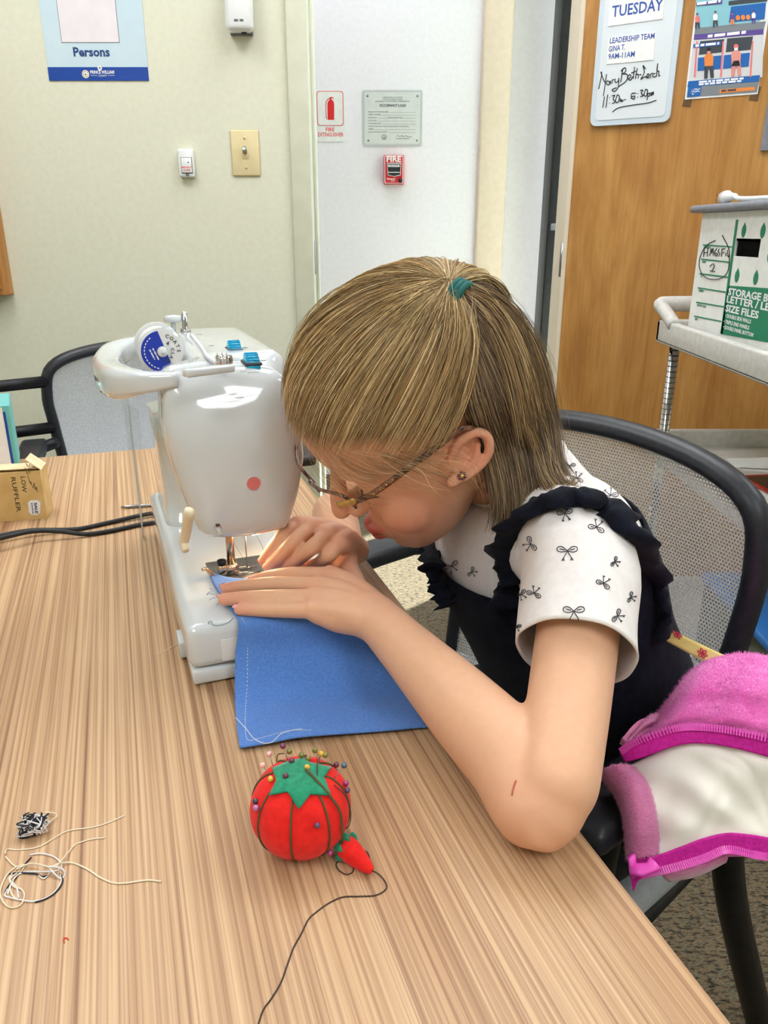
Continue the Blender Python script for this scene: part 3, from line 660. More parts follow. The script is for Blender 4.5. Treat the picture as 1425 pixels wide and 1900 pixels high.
obj('logo_mark', tube([F2.at(*F2.loc(*u(*p)), 0.0032) for p in ((862,688),(880,650),(878,690),(890,680))], 0.0012, 4), 'white_print', lg)
o_ = pp('orange_tab', [(1075,678),(1330,655),(1330,630),(1075,650)], 'orange_print', 0.0028)
obj('lettering', dashes(F2, F2.loc(*u(1088,662))[0], F2.loc(*u(1212,655))[0], F2.loc(*u(1088,667))[1], 0.008, 0.0034), 'dark_print', o_, smooth=False)
for p in ((840,745),(1325,700)): 
    a_ = F2.loc(*u(*p)); obj('tape', F2.plate([(a_[0]-0.012,a_[1]-0.008),(a_[0]+0.010,a_[1]-0.012),(a_[0]+0.014,a_[1]+0.022),(a_[0]-0.008,a_[1]+0.024)], 0.0002, 0.0007 if p[0] < 1000 else 0.0007), 'acrylic', t, smooth=False)
a = FDD.loc(1411, 280); 
t = thing('notice_holder', 'grey-brown notice panel at the right edge beside the illustrated poster', 'notice panel', FDD.at(*a))
obj('panel', FDD.plate([(a[0],a[1]),(a[0]+0.16,a[1]),(a[0]+0.16,a[1]+0.45),(a[0],a[1]+0.45)], 0.0, 0.008), 'grey_plastic', t, smooth=False)
obj('insert', FDD.plate([(a[0]+0.02,a[1]+0.02),(a[0]+0.14,a[1]+0.02),(a[0]+0.14,a[1]+0.43),(a[0]+0.02,a[1]+0.43)], 0.008, 0.009), 'kraft_pale', t, smooth=False)

# ------------------------------------------------------------------ table
TC = T(503, 814, TZ); TA = math.radians(18.6)
D1 = V(-math.sin(TA), math.cos(TA), 0); D2 = V(math.cos(TA), math.sin(TA), 0)       # along the grain (away), across (right)
tb = thing('conference_table', 'large light wood-grain conference table under the sewing machine', 'table', (TC - D2*0.75 - D1*1.2).to_tuple()[:2] + (0,), 0)
TM = Matrix.Translation((TC.x, TC.y, 0)) @ Matrix.Rotation(TA, 4, 'Z')
o = obj('tabletop', rbox(-1.5, -2.3, TZ-0.0015, 0, 0, TZ, 0.0007, 1), 'table_wood', tb, smooth=False); o.matrix_basis = TM
o = obj('edge_band', rbox(-1.5, -2.3, TZ-0.029, 0, 0, TZ-0.0015, 0.0015, 2), 'edge_band', tb, smooth=False); o.matrix_basis = TM
for x, y in ((-1.3,-0.35), (-0.35,-0.35), (-1.3,-2.0), (-0.35,-2.0)):
    o = obj('leg', tube([(x,y,0.0),(x,y,TZ-0.029)], 0.03, 16), 'black_metal', tb); o.matrix_basis = TM

# ------------------------------------------------------------------ utility cart with the storage box
t = thing('utility_cart', 'light grey plastic utility cart with chrome posts in front of the wooden door', 'cart', (0.9, 1.5, 0))
CX0, CX1, CY0, CY1 = 0.685, 1.13, 1.20, 1.975
def tray(z, hnd):
    g = [rbox(CX0, CY0, z-0.055, CX1, CY1, z-0.045, 0.003, 1), rbox(CX0, CY0, z-0.055, CX0+0.022, CY1, z, 0.005, 2), rbox(CX1-0.022, CY0, z-0.055, CX1, CY1, z, 0.005, 2),
         rbox(CX0, CY0, z-0.055, CX1, CY0+0.022, z, 0.005, 2), rbox(CX0, CY1-0.022, z-0.055, CX1, CY1, z, 0.005, 2)]
    return join(*g)
sh = obj('top_shelf', tray(0.925, True), 'cart_plastic', t)
hp_ = [V(CX0+0.014, CY1-0.09, 0.915), V(CX0+0.010, CY1-0.02, 0.945), V(CX0+0.010, CY1+0.015, 0.957), V(CX0+0.05, CY1+0.025, 0.960), V((CX0+CX1)/2, CY1+0.026, 0.960), V(CX1-0.05, CY1+0.025, 0.960), V(CX1-0.010, CY1+0.015, 0.957), V(CX1-0.010, CY1-0.02, 0.945), V(CX1-0.014, CY1-0.09, 0.915)]
obj('push_handle', tube(hp_, 0.016, 10, res=40, flat=(1.0, 1.25)), 'cart_plastic', sh)
obj('middle_shelf', tray(0.645, False), 'cart_plastic', t)
obj('bottom_shelf', tray(0.22, False), 'cart_plastic', t)
for x in (CX0+0.035, CX1-0.035):
    for y in (CY0+0.04, CY1-0.045):
        p_ = obj('post', tube([(x,y,0.05),(x,y,0.90)], 0.0125, 14), 'chrome', t)
        if y > 1.5 and x < 0.8:
            for k in range(22): obj('groove', tube([V(x+0.0127*math.cos(a_*0.45), y+0.0127*math.sin(a_*0.45), 0.60+k*0.0135) for a_ in range(14)], 0.0009, 4, closed=True), 'dark_print', p_)
        obj('caster', xf(lathe([(0.0005,-0.011),(0.022,-0.011),(0.025,-0.006),(0.025,0.006),(0.022,0.011),(0.0005,0.011)], 16), Matrix.Translation((x,y,0.026)) @ Matrix.Rotation(math.pi/2, 4, 'Y')), 'black_rubber', t)
# storage box
BX = CX0+0.045; BY1 = CY1-0.085; BZ = 0.882; BH = 0.288; BL = 0.40; BW = 0.33
FB = Frame((BX, BY1, BZ), (0,-1,0), (0,0,1))
t = thing('storage_box', 'white cardboard file storage box with green printing on the cart', 'storage box', (BX+0.15, BY1-0.3, BZ))
hx0, hz0 = FB.loc(1362, 470); hx1, hz1 = FB.loc(1420, 440)
def wall4(x0, x1, y0, y1, hx0, hx1, hy0, hy1, h0, h1):
    return join(*[xf(box(a_, b_, h0, c_, d_, h1), FB.M()) for a_, b_, c_, d_ in ((x0,y0,hx0,y1), (hx1,y0,x1,y1), (hx0,y0,hx1,hy0), (hx0,hy1,hx1,y1))])
hx0, hyb = FB.loc(1362, 475); hx1, _ = FB.loc(1425, 475); _, hyt = FB.loc(1362, 446); hx1 = hx0+0.11
obj('carton', join(wall4(0, BL, 0, BH, hx0, hx1, hyb, hyt, -0.004, 0.0), box(BX+0.004, BY1-0.004, BZ, BX+BW, BY1, BZ+BH), box(BX+0.004, BY1-BL, BZ, BX+BW, BY1-BL+0.004, BZ+BH), box(BX+BW-0.004, BY1-BL+0.004, BZ, BX+BW, BY1-0.004, BZ+BH), box(BX+0.004, BY1-BL+0.004, BZ, BX+BW-0.004, BY1-0.004, BZ+0.004)), 'cardboard_white', t, smooth=False)
obj('papers_inside', box(BX+0.03, BY1-BL+0.03, BZ+0.005, BX+BW-0.03, BY1-0.12, BZ+0.19), 'paper', t, smooth=False)
obj('handle_flap', prism([(hx0,hyt),(hx1,hyt),(hx1,hyt+0.004),(hx0,hyt+0.004)], FB.at(0,0,0), FB.x, FB.y, -FB.n, 0.05), 'cardboard_white', t, smooth=False)
def bx(pts): return [FB.loc(*p) for p in pts]
ub = lambda x, y: (1180+x*0.3157, 300+y*0.3157)
def bp(nm, pts, m_='green_print', h=0.0002): return obj(nm, FB.plate([FB.loc(*ub(*p)) for p in pts], h, h+0.0006), m_, t, smooth=False)
bp('green_stripe', [(497,1010),(512,1010),(603,340),(590,340)])
gb = bp('green_block', [(500,1012),(900,1085),(900,752),(545,728)])
for x_, y_, s_, x2, y2, sz, bo in ((542,790,'STORAGE BOX',860,828,0.0195,0.0006), (533,838,'LETTER / LEGAL',900,885,0.0195,0.0006), (527,885,'SIZE FILES',722,915,0.0195,0.0006),
                        (527,915,'• DOUBLE SIDE WALLS',678,950,0.0105,0.0002), (518,950,'• TRIPLE END PANELS',668,985,0.0105,0.0002), (515,985,'• DOUBLE PANEL BOTTOM',692,1025,0.0105,0.0002)):
    a_, b_ = Vector(FB.loc(*ub(x_, y_))), Vector(FB.loc(*ub(x2, y2)))
    obj('lettering', FB.fit(s_, a_.x, b_.x, (a_.y+b_.y)/2, sz, 0.0012, bo), 'white_print', gb, smooth=False)
for (x_, y_, x2, y2), s_ in zip(((395,488,565,500),(385,572,552,590),(375,657,540,678),(365,740,528,766),(355,825,516,852),(343,907,502,938)), ('CONTENTS','FROM','TO','NUMBER','DESTROY DATE','DEPT.')):
    bp('green_rule', [(x_,y_+5),(x2,y2+5),(x2,y2-3),(x_,y_-3)])
    a_ = FB.loc(*ub(x_, y_+22)); obj('lettering', FB.text(s_, a_[0]+0.004, a_[1], 0.0075, 0.0006, 0.0001), 'green_print', t, smooth=False)
for p in ((636,402),(748,404),(596,668),(706,680),(790,550)):
    x_, y_ = FB.loc(*ub(*p)); obj('leaf_print', FB.plate([(x_+0.010*math.cos(a_)*(1 if math.sin(a_) < 0.3 else 1-(math.sin(a_)-0.3)*1.2), y_+0.0145*math.sin(a_)) for a_ in [i*math.pi/8 for i in range(16)]], 0.0002, 0.0008), 'green_print', t, smooth=False)
HB = [[(405,505),(400,560)], [(425,510),(423,558)], [(403,535),(424,532)], [(435,555),(445,510),(448,540),(456,508),(458,555)], [(478,510),(464,535),(474,555),(482,540),(466,538)], [(492,512),(486,530),(496,540),(486,556)],
      [(508,512),(505,558)], [(508,512),(528,510)], [(507,535),(522,533)], [(532,535),(532,556)], [(540,520),(545,560),(552,545)], [(437,615),(455,600),(463,615),(450,640),(438,642),(466,645)],
      [(470,462),(420,490),(385,545),(374,610),(395,665),(440,690),(500,685),(540,650),(552,580),(548,510),(510,432)]]
obj('handwriting', join(*[tube([FB.at(*FB.loc(*ub(*p)), 0.0012) for p in s_], 0.0009, 4, res=len(s_)*4) for s_ in HB]), 'black_ink', t)
# grey tray on the box with a plug
t = thing('grey_tray', 'dark grey shallow tray lying on the storage box as a lid', 'tray', (BX+0.1, BY1-0.2, BZ+BH))
obj('tray_panel', rbox(BX-0.020, BY1-BL-0.02, BZ+BH+0.001, BX+BW+0.03, BY1+0.035, BZ+BH+0.017, 0.007, 3), 'grey_plastic', t)
obj('tray_rib', rbox(BX+0.06, BY1-BL+0.03, BZ+BH+0.017, BX+BW-0.06, BY1-0.03, BZ+BH+0.019, 0.001, 1), 'grey_plastic', t)
GZ = BZ+BH+0.0195
t = thing('power_plug', 'white two-prong power plug and cord lying on the grey tray', 'plug', (BX+0.03, BY1-0.1, GZ))
pb = V(BX+0.02, BY1-0.055, GZ+0.012); pd = V(0.05,-1,0).normalized()
obj('plug_body', tube([pb, pb+pd*0.018, pb+pd*0.03, pb+pd*0.055], [0.013,0.014,0.009,0.006], 12), 'white_plastic', t)
for s_ in (-1, 1): obj('prong', xf(rbox(-0.001,-0.003,0,0.001,0.003,0.018,0.0004,1), Matrix.Translation(pb - pd*0.018 + V(0,0,0.006*s_)) @ Matrix.Rotation(-math.pi/2, 4, 'X')), 'brass_reflecting_steel', t)
obj('cord', tube([pb+pd*0.05, pb+pd*0.09+V(0,0,-0.006), pb+pd*0.2+V(0.02,0,-0.007), pb+pd*0.4+V(0.05,0,-0.007)], 0.005, 8, res=24), 'white_plastic', t)
# papers, book and bins on the lower shelves
MZ = 0.60
t = thing('loose_papers', 'loose white papers lying on the middle cart shelf', 'papers', T(1400, 862, MZ+0.05))
for k, (p0, p1) in enumerate((((1345,860),(1470,845)), ((1360,866),(1480,852)))):
    a_ = T(*p0, MZ+0.055-k*0.006); b_ = T(*p1, MZ+0.055-k*0.006); d_ = (b_-a_); n_ = V(d_.y,-d_.x,0).normalized()
    obj('sheet', sheet(net([[a_+V(0,0,0.012), (a_+b_)/2+V(0,0,0.004), b_], [a_+n_*0.03, (a_+b_)/2+n_*0.06-V(0,0,0.004), b_+n_*0.06]], 8, 4)), 'paper', t)
t = thing('red_book', 'red and brown hardcover book on the middle cart shelf', 'book', T(1400, 900, MZ))
BK = Matrix.Translation(T(1366, 882, MZ+0.045)) @ Matrix.Rotation(math.radians(-82), 4, 'Z')
obj('page_block', xf(rbox(0.004, 0.004, -0.040, 0.20, 0.150, -0.004, 0.001, 1), BK), 'paper', t, smooth=False)
obj('cover', xf(join(rbox(0, 0, -0.004, 0.205, 0.155, 0.0, 0.001, 1), rbox(0, 0, -0.044, 0.205, 0.155, -0.040, 0.001, 1)), BK), 'red_book', t, smooth=False)
obj('cover_print', xf(box(0.012, 0.012, 0.0, 0.19, 0.14, 0.0006), BK), 'brown_book', t, smooth=False)
def bin_(nm, lab, x0, y0, x1, y1, z0, z1):
    t = thing(nm, lab, 'storage bin', ((x0+x1)/2, (y0+y1)/2, z0))
    th = 0.003
    obj('tub', join(box(x0,y0,z0,x1,y1,z0+th), box(x0,y0,z0+th,x0+th,y1,z1), box(x1-th,y0,z0+th,x1,y1,z1), box(x0+th,y0,z0+th,x1-th,y0+th,z1), box(x0+th,y1-th,z0+th,x1-th,y1,z1)), 'bin_clear', t, smooth=False)
    obj('lid', rbox(x0-0.008, y0-0.008, z1, x1+0.008, y1+0.008, z1+0.018, 0.004, 2), 'blue_lid', t)
    obj('contents', rbox(x0+0.012, y0+0.012, z0+0.006, x1-0.012, y1-0.012, z1-0.05, 0.01, 2), 'kraft_pale', t)
bin_('storage_bin', 'clear storage bin with blue lid on the bottom cart shelf', CX0+0.03, CY0+0.03, CX1-0.05, CY0+0.36, 0.176, 0.40)

# ------------------------------------------------------------------ chairs
def chair(lab, cx, cy, rot, H, meshmat, arms=True, group=None, half=0.245, rails=False):
    """x to the sitter's left, y forward, z up"""
    M = Matrix.Translation((cx, cy, 0)) @ Matrix.Rotation(rot, 4, 'Z')
    t = thing('mesh_chair', lab, 'chair', (cx, cy, 0), rot, group)
    w2 = half
    def back(x, z):    # backrest surface: curved across, leaning back
        k = (z-0.45)/(H-0.45); return V(x, -0.165 - 0.055*k + 0.035*(x/w2)**2 - 0.03*math.sin(max(0,k)*math.pi), z)
    out = []
    for p in ((-w2*0.84,0.44),(-w2*0.92,0.58),(-w2*0.98,0.70),(-w2*1.0,H-0.11),(-w2*0.93,H-0.045),(-w2*0.6,H-0.012),(0,H),(w2*0.6,H-0.012),(w2*0.93,H-0.045),(w2*1.0,H-0.11),(w2*0.98,0.70),(w2*0.92,0.58),(w2*0.84,0.44)): out.append(p)
    loop = catmull(out, 60)
    obj('back_frame', xf(tube([back(*p) for p in loop], 0.0125, 10, flat=(1.25, 0.9)), M), 'black_plastic', t)
    # woven panel
    nz, nx = 24, 20; rows = []; uvs = []
    xs_at = lambda z: max([abs(p[0]) for p in loop if abs(p[1]-z) < 0.02] or [w2*0.84])
    for j in range(nz+1):
        z = 0.46 + (H-0.012-0.46)*j/nz
        cand = sorted((abs(p[1]-z), abs(p[0])) for p in loop if p[0] > 0)
        d1, x1 = cand[0]; d2_, x2 = cand[1]; xm = (x1*d2_+x2*d1)/(d1+d2_+1e-9)
        rows.append([M @ (back(xm*(2*i/nx-1), z) + V(0,0.004,0)) for i in range(nx+1)]); uvs += [(xm*(2*i/nx-1), z) for i in range(nx+1)]
    o = obj('back_mesh', sheet(rows), meshmat, t)
    uvl = o.data.uv_layers.new(name='UVMap')
    for lp in o.data.loops: uvl.data[lp.index].uv = uvs[lp.vertex_index]
    obj('lumbar_bar', xf(tube([back(x*w2*0.92, 0.60)+V(0,-0.012,0) for x in (-1,-0.5,0,0.5,1)], 0.010, 8, res=16), M), 'grey_plastic', t)
    st = obj('seat', xf(rbox(-0.268, -0.20, 0.420, 0.268, 0.25, 0.465, 0.018, 4), M), 'grey_vinyl', t)
    obj('seat_shell', xf(rbox(-0.225, -0.19, 0.405, 0.225, 0.22, 0.426, 0.006, 2), M), 'black_plastic', t)
    for s_ in (-1, 1):
        obj('leg', xf(tube([(s_*0.262,-0.17,0.45),(s_*0.275,-0.21,0.30),(s_*0.305,-0.33,0.0)], 0.020, 12, res=14), M), 'black_metal', t)
        obj('leg', xf(tube([(s_*0.27,0.10,0.64),(s_*0.268,0.13,0.40),(s_*0.26,0.22,0.0)], 0.015, 10, res=14), M), 'black_metal', t)
        obj('seat_rail', xf(tube([(s_*0.25,-0.19,0.415),(s_*0.266,0.13,0.415)], 0.013, 8), M), 'black_metal', t)
        if arms:
            ar = obj('armrest', xf(rbox(s_*0.285-0.030, -0.17, 0.645, s_*0.285+0.030, 0.185, 0.672, 0.011, 3), M), 'black_plastic', t)
            obj('arm_support', xf(tube([(s_*w2*0.97,-0.16,0.66),(s_*0.275,-0.12,0.655),(s_*0.28,-0.04,0.65)], 0.014, 8, res=10), M), 'black_metal', t)
        if rails and s_ > 0:
            for z in rails: obj('side_rail', xf(tube([(s_*w2*0.97,-0.19,z),(s_*(w2+0.22),-0.15,z-0.005)], 0.014, 10), M), 'black_metal', t)
    return t
NW = math.radians(27)
chair('black-framed mesh chair the girl sits on, pink jacket over its arm', 0.12, 0.85, math.radians(129), 0.89, 'mesh_light', half=0.235)
chair('black-framed grey mesh chair behind the sewing machine at the table end', -0.503, 1.70, math.radians(198.6), 0.875, 'mesh_grey', rails=(0.80, 0.69))
chair('mesh chair at the left edge beside the tissue box, mostly out of view', -1.30, 1.42, math.radians(203), 0.84, 'mesh_grey')

# ------------------------------------------------------------------ left-hand things on the table
t = thing('tissue_box', 'white and teal cardboard tissue box at the left edge of the table', 'box', T(0, 850, TZ))
a_ = T(37, 842, TZ); TB = Matrix.Translation((a_.x, a_.y, TZ)) @ Matrix.Rotation(math.radians(24), 4, 'Z')
hb = 0.118
obj('carton', xf(rbox(-0.13, -0.115, 0, 0, 0, hb, 0.002, 1), TB), 'teal_card', t, smooth=False)
obj('front_panel', xf(box(-0.129, -0.1162, 0.002, -0.012, -0.115, hb-0.004), TB), 'paper', t, smooth=False)
obj('edge_line', xf(box(-0.012, -0.1164, 0.002, -0.008, -0.115, hb-0.012), TB), 'navy_print', t, smooth=False)
obj('tissue_slot', xf(rbox(-0.10, -0.08, hb, -0.03, -0.035, hb+0.0008, 0.0003, 1), TB), 'paper', t, smooth=False)
# ruffler box
FK0 = T(88, 962, TZ); FKL = T(0, 968, TZ); ex = (FK0-FKL); ex.z = 0; ex.normalize()
t = thing('ruffler_box', 'open kraft cardboard box printed LOW RUFFLER with a price sticker', 'box', FK0)
upv = V(0,0,1); kd = V(-ex.y, ex.x, 0)
FKc = Frame(FK0, ex, V(0,0,1)); KH = 0.074; KD = 0.046
kx0 = -0.11
obj('carton', join(FKc.plate([(kx0,0),(0,0),(0,KH),(kx0,KH)], -0.0012, 0.0), FKc.plate([(kx0,0),(0,0),(0,KH),(kx0,KH)], -KD, -KD+0.0012),
                   prism([(0,0),(0,KH),(-0.0012,KH),(-0.0012,0)], FKc.at(0,0,-0.0012), FKc.x, FKc.y, -FKc.n, KD-0.0024), prism([(kx0,0),(kx0,KH),(kx0+0.0012,KH),(kx0+0.0012,0)], FKc.at(0,0,-0.0012), FKc.x, FKc.y, -FKc.n, KD-0.0024),
                   FKc.plate([(kx0,0),(0,0),(0,0.0012),(kx0,0.0012)], -KD+0.0012, -0.0012)), 'kraft', t, smooth=False)
obj('end_flap', prism([(0.0,KH),(0.0012,KH),(-0.018,KH+0.017),(-0.0195,KH+0.016)], FKc.at(0,0,-0.004), FKc.x, FKc.y, -FKc.n, KD-0.010), 'kraft_pale', t, smooth=False)
obj('top_flap', prism([(-0.004,KH),(kx0,KH),(kx0,KH+0.001),(-0.004,KH+0.001)], FKc.at(0,0,-0.012), FKc.x, V(0,0,1), -FKc.n, KD-0.014), 'kraft_pale', t, smooth=False)
uk = lambda x, y: (x*0.2525, 580+y*0.2526)
def ktext(s_, p0, p1, size, mt, bold):
    a2, b2 = Vector(FKc.loc(*uk(*p0))), Vector(FKc.loc(*uk(*p1))); G = FKc.sub(a2.x, a2.y, 0.0002, math.atan2((b2-a2).y, (b2-a2).x))
    obj('lettering', G.fit(s_, 0, (b2-a2).length, 0, size, 0.0002, bold), mt, t, smooth=False)
ktext('LOW', (152,1205), (165,1320), 0.0085, 'cord_olive', 0.0001)
ktext('RUFFLER', (80,1210), (125,1465), 0.0085, 'cord_olive', 0.0001)
kp = lambda pts: [FKc.loc(*uk(*p)) for p in pts]
st = obj('price_sticker', FKc.plate(kp([(205,1395),(225,1378),(275,1376),(298,1392),(296,1470),(270,1488),(232,1485),(212,1465)]), 0.0002, 0.0006), 'paper', t, smooth=False)
a2, b2 = Vector(FKc.loc(*uk(252,1395))), Vector(FKc.loc(*uk(262,1475))); G = FKc.sub(a2.x, a2.y, 0.0006, math.atan2((b2-a2).y, (b2-a2).x))
obj('lettering', G.fit('SALE', 0, (b2-a2).length, 0, 0.005, 0.0002, 0.0002), 'text_slate', st, smooth=False)
obj('lettering', dashes(G, 0, (b2-a2).length, -0.004, 0.0022, 0.0002), 'text_slate', st, smooth=False)
HK = [[(190,1105),(205,1130),(195,1110),(212,1135),(220,1110)], [(215,1140),(236,1160),(225,1140)], [(180,1140),(200,1175),(215,1150),(190,1150),(205,1190),(222,1165),(205,1160)], [(200,1200),(202,1203)], [(205,1200),(225,1255),(215,1235),(232,1262),(226,1240),(245,1290),(250,1250),(262,1300),(268,1280),(275,1318)]]
obj('handwriting', join(*[tube([FKc.at(*FKc.loc(*uk(*p)), 0.0004) for p in s_], 0.00035, 4, res=len(s_)*4) for s_ in HK]), 'cord_olive', t)
# cords
def on_table(pts, r, up=0.0): return [T(u_, v_, TZ + r + (w_ if len(x_) > 2 else 0)) for x_ in pts for (u_, v_, w_) in [(x_[0], x_[1], x_[2] if len(x_) > 2 else 0)]]
cr = 0.0033
tag(obj('black_cable', tube(on_table([(-60,1008,0.004),(0,994,0.006),(60,984,0.005),(140,982,0.0),(200,970,0.0),(262,956,0.002),(300,950,0.002)], cr), cr, 8, res=50), 'black_rubber'), 'upper of two black power cords, running from the machine to the left edge', 'cable')
tag(obj('black_cable', tube(on_table([(-60,1012,0.011),(0,999,0.013),(60,986,0.012),(110,986,0.008),(160,991,0.001),(210,984,0.0),(262,973,0.0),(305,967,0.0)], cr), cr, 8, res=50), 'black_rubber'), 'lower of two black power cords, sagging toward the table front', 'cable')
t = thing('screwdriver', 'small steel screwdriver tip poking out beside the clear plastic guard', 'screwdriver', T(262, 938, TZ))
a_, b_ = T(224, 941, TZ+0.003), T(330, 934, TZ+0.003); d_ = (b_-a_)
obj('shaft', tube([a_, a_+d_*0.08, a_+d_*0.16, a_+d_*0.6], [0.0012,0.0022,0.0026,0.0026], 10), 'steel', t)
obj('handle', tube([a_+d_*0.6, a_+d_*0.68, a_+d_*1.0], [0.003,0.004,0.004], 10), 'black_plastic', t)
# threads lying on the table
def thread(lab, pts, r, m_, name='thread', res=None, hs=0.0, cat='thread'):
    return tag(obj(name, tube([T(p[0], p[1], TZ + r + (p[2] if len(p) > 2 else 0)) for p in pts], r, 5, res=res or len(pts)*8), m_), lab, cat)
us = lambda x, y, h=0: (x*0.2316, 1460+y*0.2316, h)
thread('cream thread end stretching right and up from the loops', [us(*p) for p in ((40,540),(60,500),(140,505),(300,485),(420,420),(540,355),(740,325),(860,290),(1000,230))], 0.0005, 'thread_cream')
thread('short cream thread rising from the loops toward the black tangle', [us(*p) for p in ((450,640,0.002),(500,580,0.003),(560,510,0.001),(600,465),(660,440),(740,418),(840,408))], 0.0005, 'thread_cream')
thread('long cream thread running right across the table from the loops', [us(*p) for p in ((130,660),(250,615,0.002),(400,640,0.003),(480,612,0.002),(580,610),(700,660),(800,725),(900,768),(1000,772),(1120,755),(1200,748),(1295,760))], 0.0006, 'thread_cream')
lp = thing('thread_loops', 'loose tangle of looped white and dark thread at the lower left', 'thread', T(50, 1640, TZ))
loops = [('thread_white', [(240,545),(330,535),(430,560),(485,610),(480,660,0.002),(380,680,0.002),(250,680),(150,700),(90,780),(60,860)]),
         ('thread_white', [(480,680),(490,760),(440,840),(360,895),(260,918),(160,905),(90,890),(40,870),(60,820)]),
         ('thread_cream', [(130,640),(60,700),(10,800),(5,880),(50,950),(110,968),(170,940),(195,870),(170,820),(110,800),(80,740),(150,680)]),
         ('thread_black', [(250,565),(200,620),(170,670),(120,740),(70,790),(40,850)]), ('thread_black', [(480,690),(500,760),(450,840),(370,895),(280,925)]), ('thread_black', [(75,700),(130,690),(200,690),(300,700),(330,720),(380,712)]),
         ('thread_white', [(380,650,0.002),(430,640,0.004),(500,660,0.003),(520,700),(490,735),(430,690,0.002),(400,660,0.003),(390,700),(350,735),(310,710)]),
         ('thread_cream', [(45,560),(80,600),(130,640),(200,625),(150,700),(80,800),(110,880),(150,905)]), ('thread_white', [(100,690),(75,745),(130,800),(150,890)])]
for m_, pts in loops: obj('strand', tube([T(p[0], p[1], TZ+0.0007+p[2]) for p in [us(*q) for q in pts]], 0.00055, 5, res=len(pts)*7), m_, lp)
cl = thing('thread_clump', 'small crumpled clump of black and white thread', 'thread', T(63, 1535, TZ))
cc = T(62, 1532, TZ+0.006)
for i in range(26):
    r_ = random.Random(i+50); pts = [cc + V(r_.uniform(-1,1)*0.0095, r_.uniform(-1,1)*0.008, r_.uniform(-0.005,0.006)) for _ in range(7)]
    obj('strand', tube(pts, 0.0005, 4, res=36), 'thread_black' if i % 2 else 'thread_white', cl)
obj('strand', tube([T(p[0], p[1], TZ+0.002) for p in [us(*q) for q in ((350,210),(400,205),(455,225),(420,265),(350,300),(300,310))]], 0.0005, 4, res=30), 'thread_cream', cl)
thread('tiny scrap of red thread near the bottom left of the table', [us(*p) for p in ((515,1250),(512,1215),(535,1212),(548,1225))], 0.0004, 'thread_red')
thread('short pale thread scrap left of the machine foot', [(292,1214),(310,1206),(330,1195)], 0.0004, 'thread_cream')

# ------------------------------------------------------------------ sewing machine (x across, y away along the arm, z up)
MA = math.radians(20.5)
MX = V(math.cos(MA), math.sin(MA), 0); MY = V(-math.sin(MA), math.cos(MA), 0)
M0 = T(356, 1279, TZ)
MM = Matrix.Translation(M0) @ Matrix.Rotation(MA, 4, 'Z')
def mp(x, y, z): return MM @ V(x, y, z)
def mlocal(p): return MM.inverted() @ p
def m_at_y(u_, v_, y): return mlocal(PL(u_, v_, M0 + MY*y, MY))
def m_at_z(u_, v_, z): return mlocal(T(u_, v_, TZ + z))
def m_at_x(u_, v_, x): return mlocal(PL(u_, v_, M0 + MX*x, MX))
sm = thing('sewing_machine', 'white electric sewing machine with blue dials and a thread spool on the table', 'sewing machine', M0, MA)
def mo(name, g, m_, par=None, smooth=True, label=None): return obj(name, xf(g, MM), m_, par or sm, smooth, label)
LEN = 0.42
vert = lambda e: True
mo('base_tray', rbox(0.002, 0.002, 0.0015, 0.163, LEN, 0.0172, 0.003, 2), 'machine_white')
for x, y in ((0.02,0.03),(0.145,0.03),(0.02,LEN-0.03),(0.145,LEN-0.03)): mo('rubber_foot', lathe([(0.001,0),(0.008,0),(0.008,0.005),(0.001,0.005)], 12, (x,y,0)), 'black_rubber')
mo('base_foot_flap', rbox(-0.004, 0.055, 0.002, 0.004, 0.085, 0.020, 0.002, 2), 'machine_white')
bed_ring = lambda y, i, z1: [(x_, y, z_) for x_, z_ in rrect(0.0+i, 0.018, 0.165-i, z1, 0.012, 4)]
mo('free_arm_bed', rbox(0.0, 0.0, 0.018, 0.165, LEN, 0.062, 0.0095, 4), 'machine_white')
mo('tape_patch', box(0.030, -0.0006, 0.024, 0.060, 0.0006, 0.046), 'paper', smooth=False)
# head: front profile taken as a smooth closed outline
prof = [(0.013,0.279),(0.007,0.266),(0.004,0.248),(0.004,0.220),(0.010,0.185),(0.017,0.158),(0.024,0.137),(0.032,0.120),(0.066,0.114),(0.108,0.116),(0.117,0.124),(0.127,0.152),(0.132,0.174),(0.135,0.194),(0.132,0.226),(0.126,0.256),(0.117,0.273),(0.095,0.280),(0.066,0.2825),(0.035,0.282)]
NP = 72; cxh, czh = 0.068, 0.205
pc = catmull([(a_, b_, 0) for a_, b_ in prof], 400, True)
def radial(pts):
    out = []
    ang = [(math.atan2(p[1]-czh, p[0]-cxh), math.hypot(p[0]-cxh, p[1]-czh)) for p in pts]
    for k in range(NP):
        th = -math.pi + 2*math.pi*(k+0.5)/NP
        out.append(min(ang, key=lambda q: abs((q[0]-th+math.pi) % (2*math.pi) - math.pi))[1])
    return out
RH = radial(pc)
armp = catmull([(a_, b_, 0) for a_, b_ in rrect(0.040, 0.160, 0.140, 0.284, 0.016, 5)], 500, True); RA = radial(armp)
def hring(y, k, mixv=0.0, sx=1.0):
    out = []
    for i in range(NP):
        th = -math.pi + 2*math.pi*(i+0.5)/NP; r = (RH[i]*(1-mixv)+RA[i]*mixv)*k
        out.append(V(cxh+r*math.cos(th), y, czh+r*math.sin(th)))
    return out
secs = [(0.0525,0.04,0),(0.0527,0.15,0),(0.0535,0.35,0),(0.0550,0.55,0),(0.0575,0.73,0),(0.0615,0.86,0),(0.0665,0.935,0),(0.073,0.975,0),(0.080,0.993,0),(0.086,1.0,0)]
FSEC = list(secs)
def lean(y, z): return 0.022*max(0.0, (z-0.205)/0.08)**2*max(0.0, min(1.0, (0.086-y)/0.03))
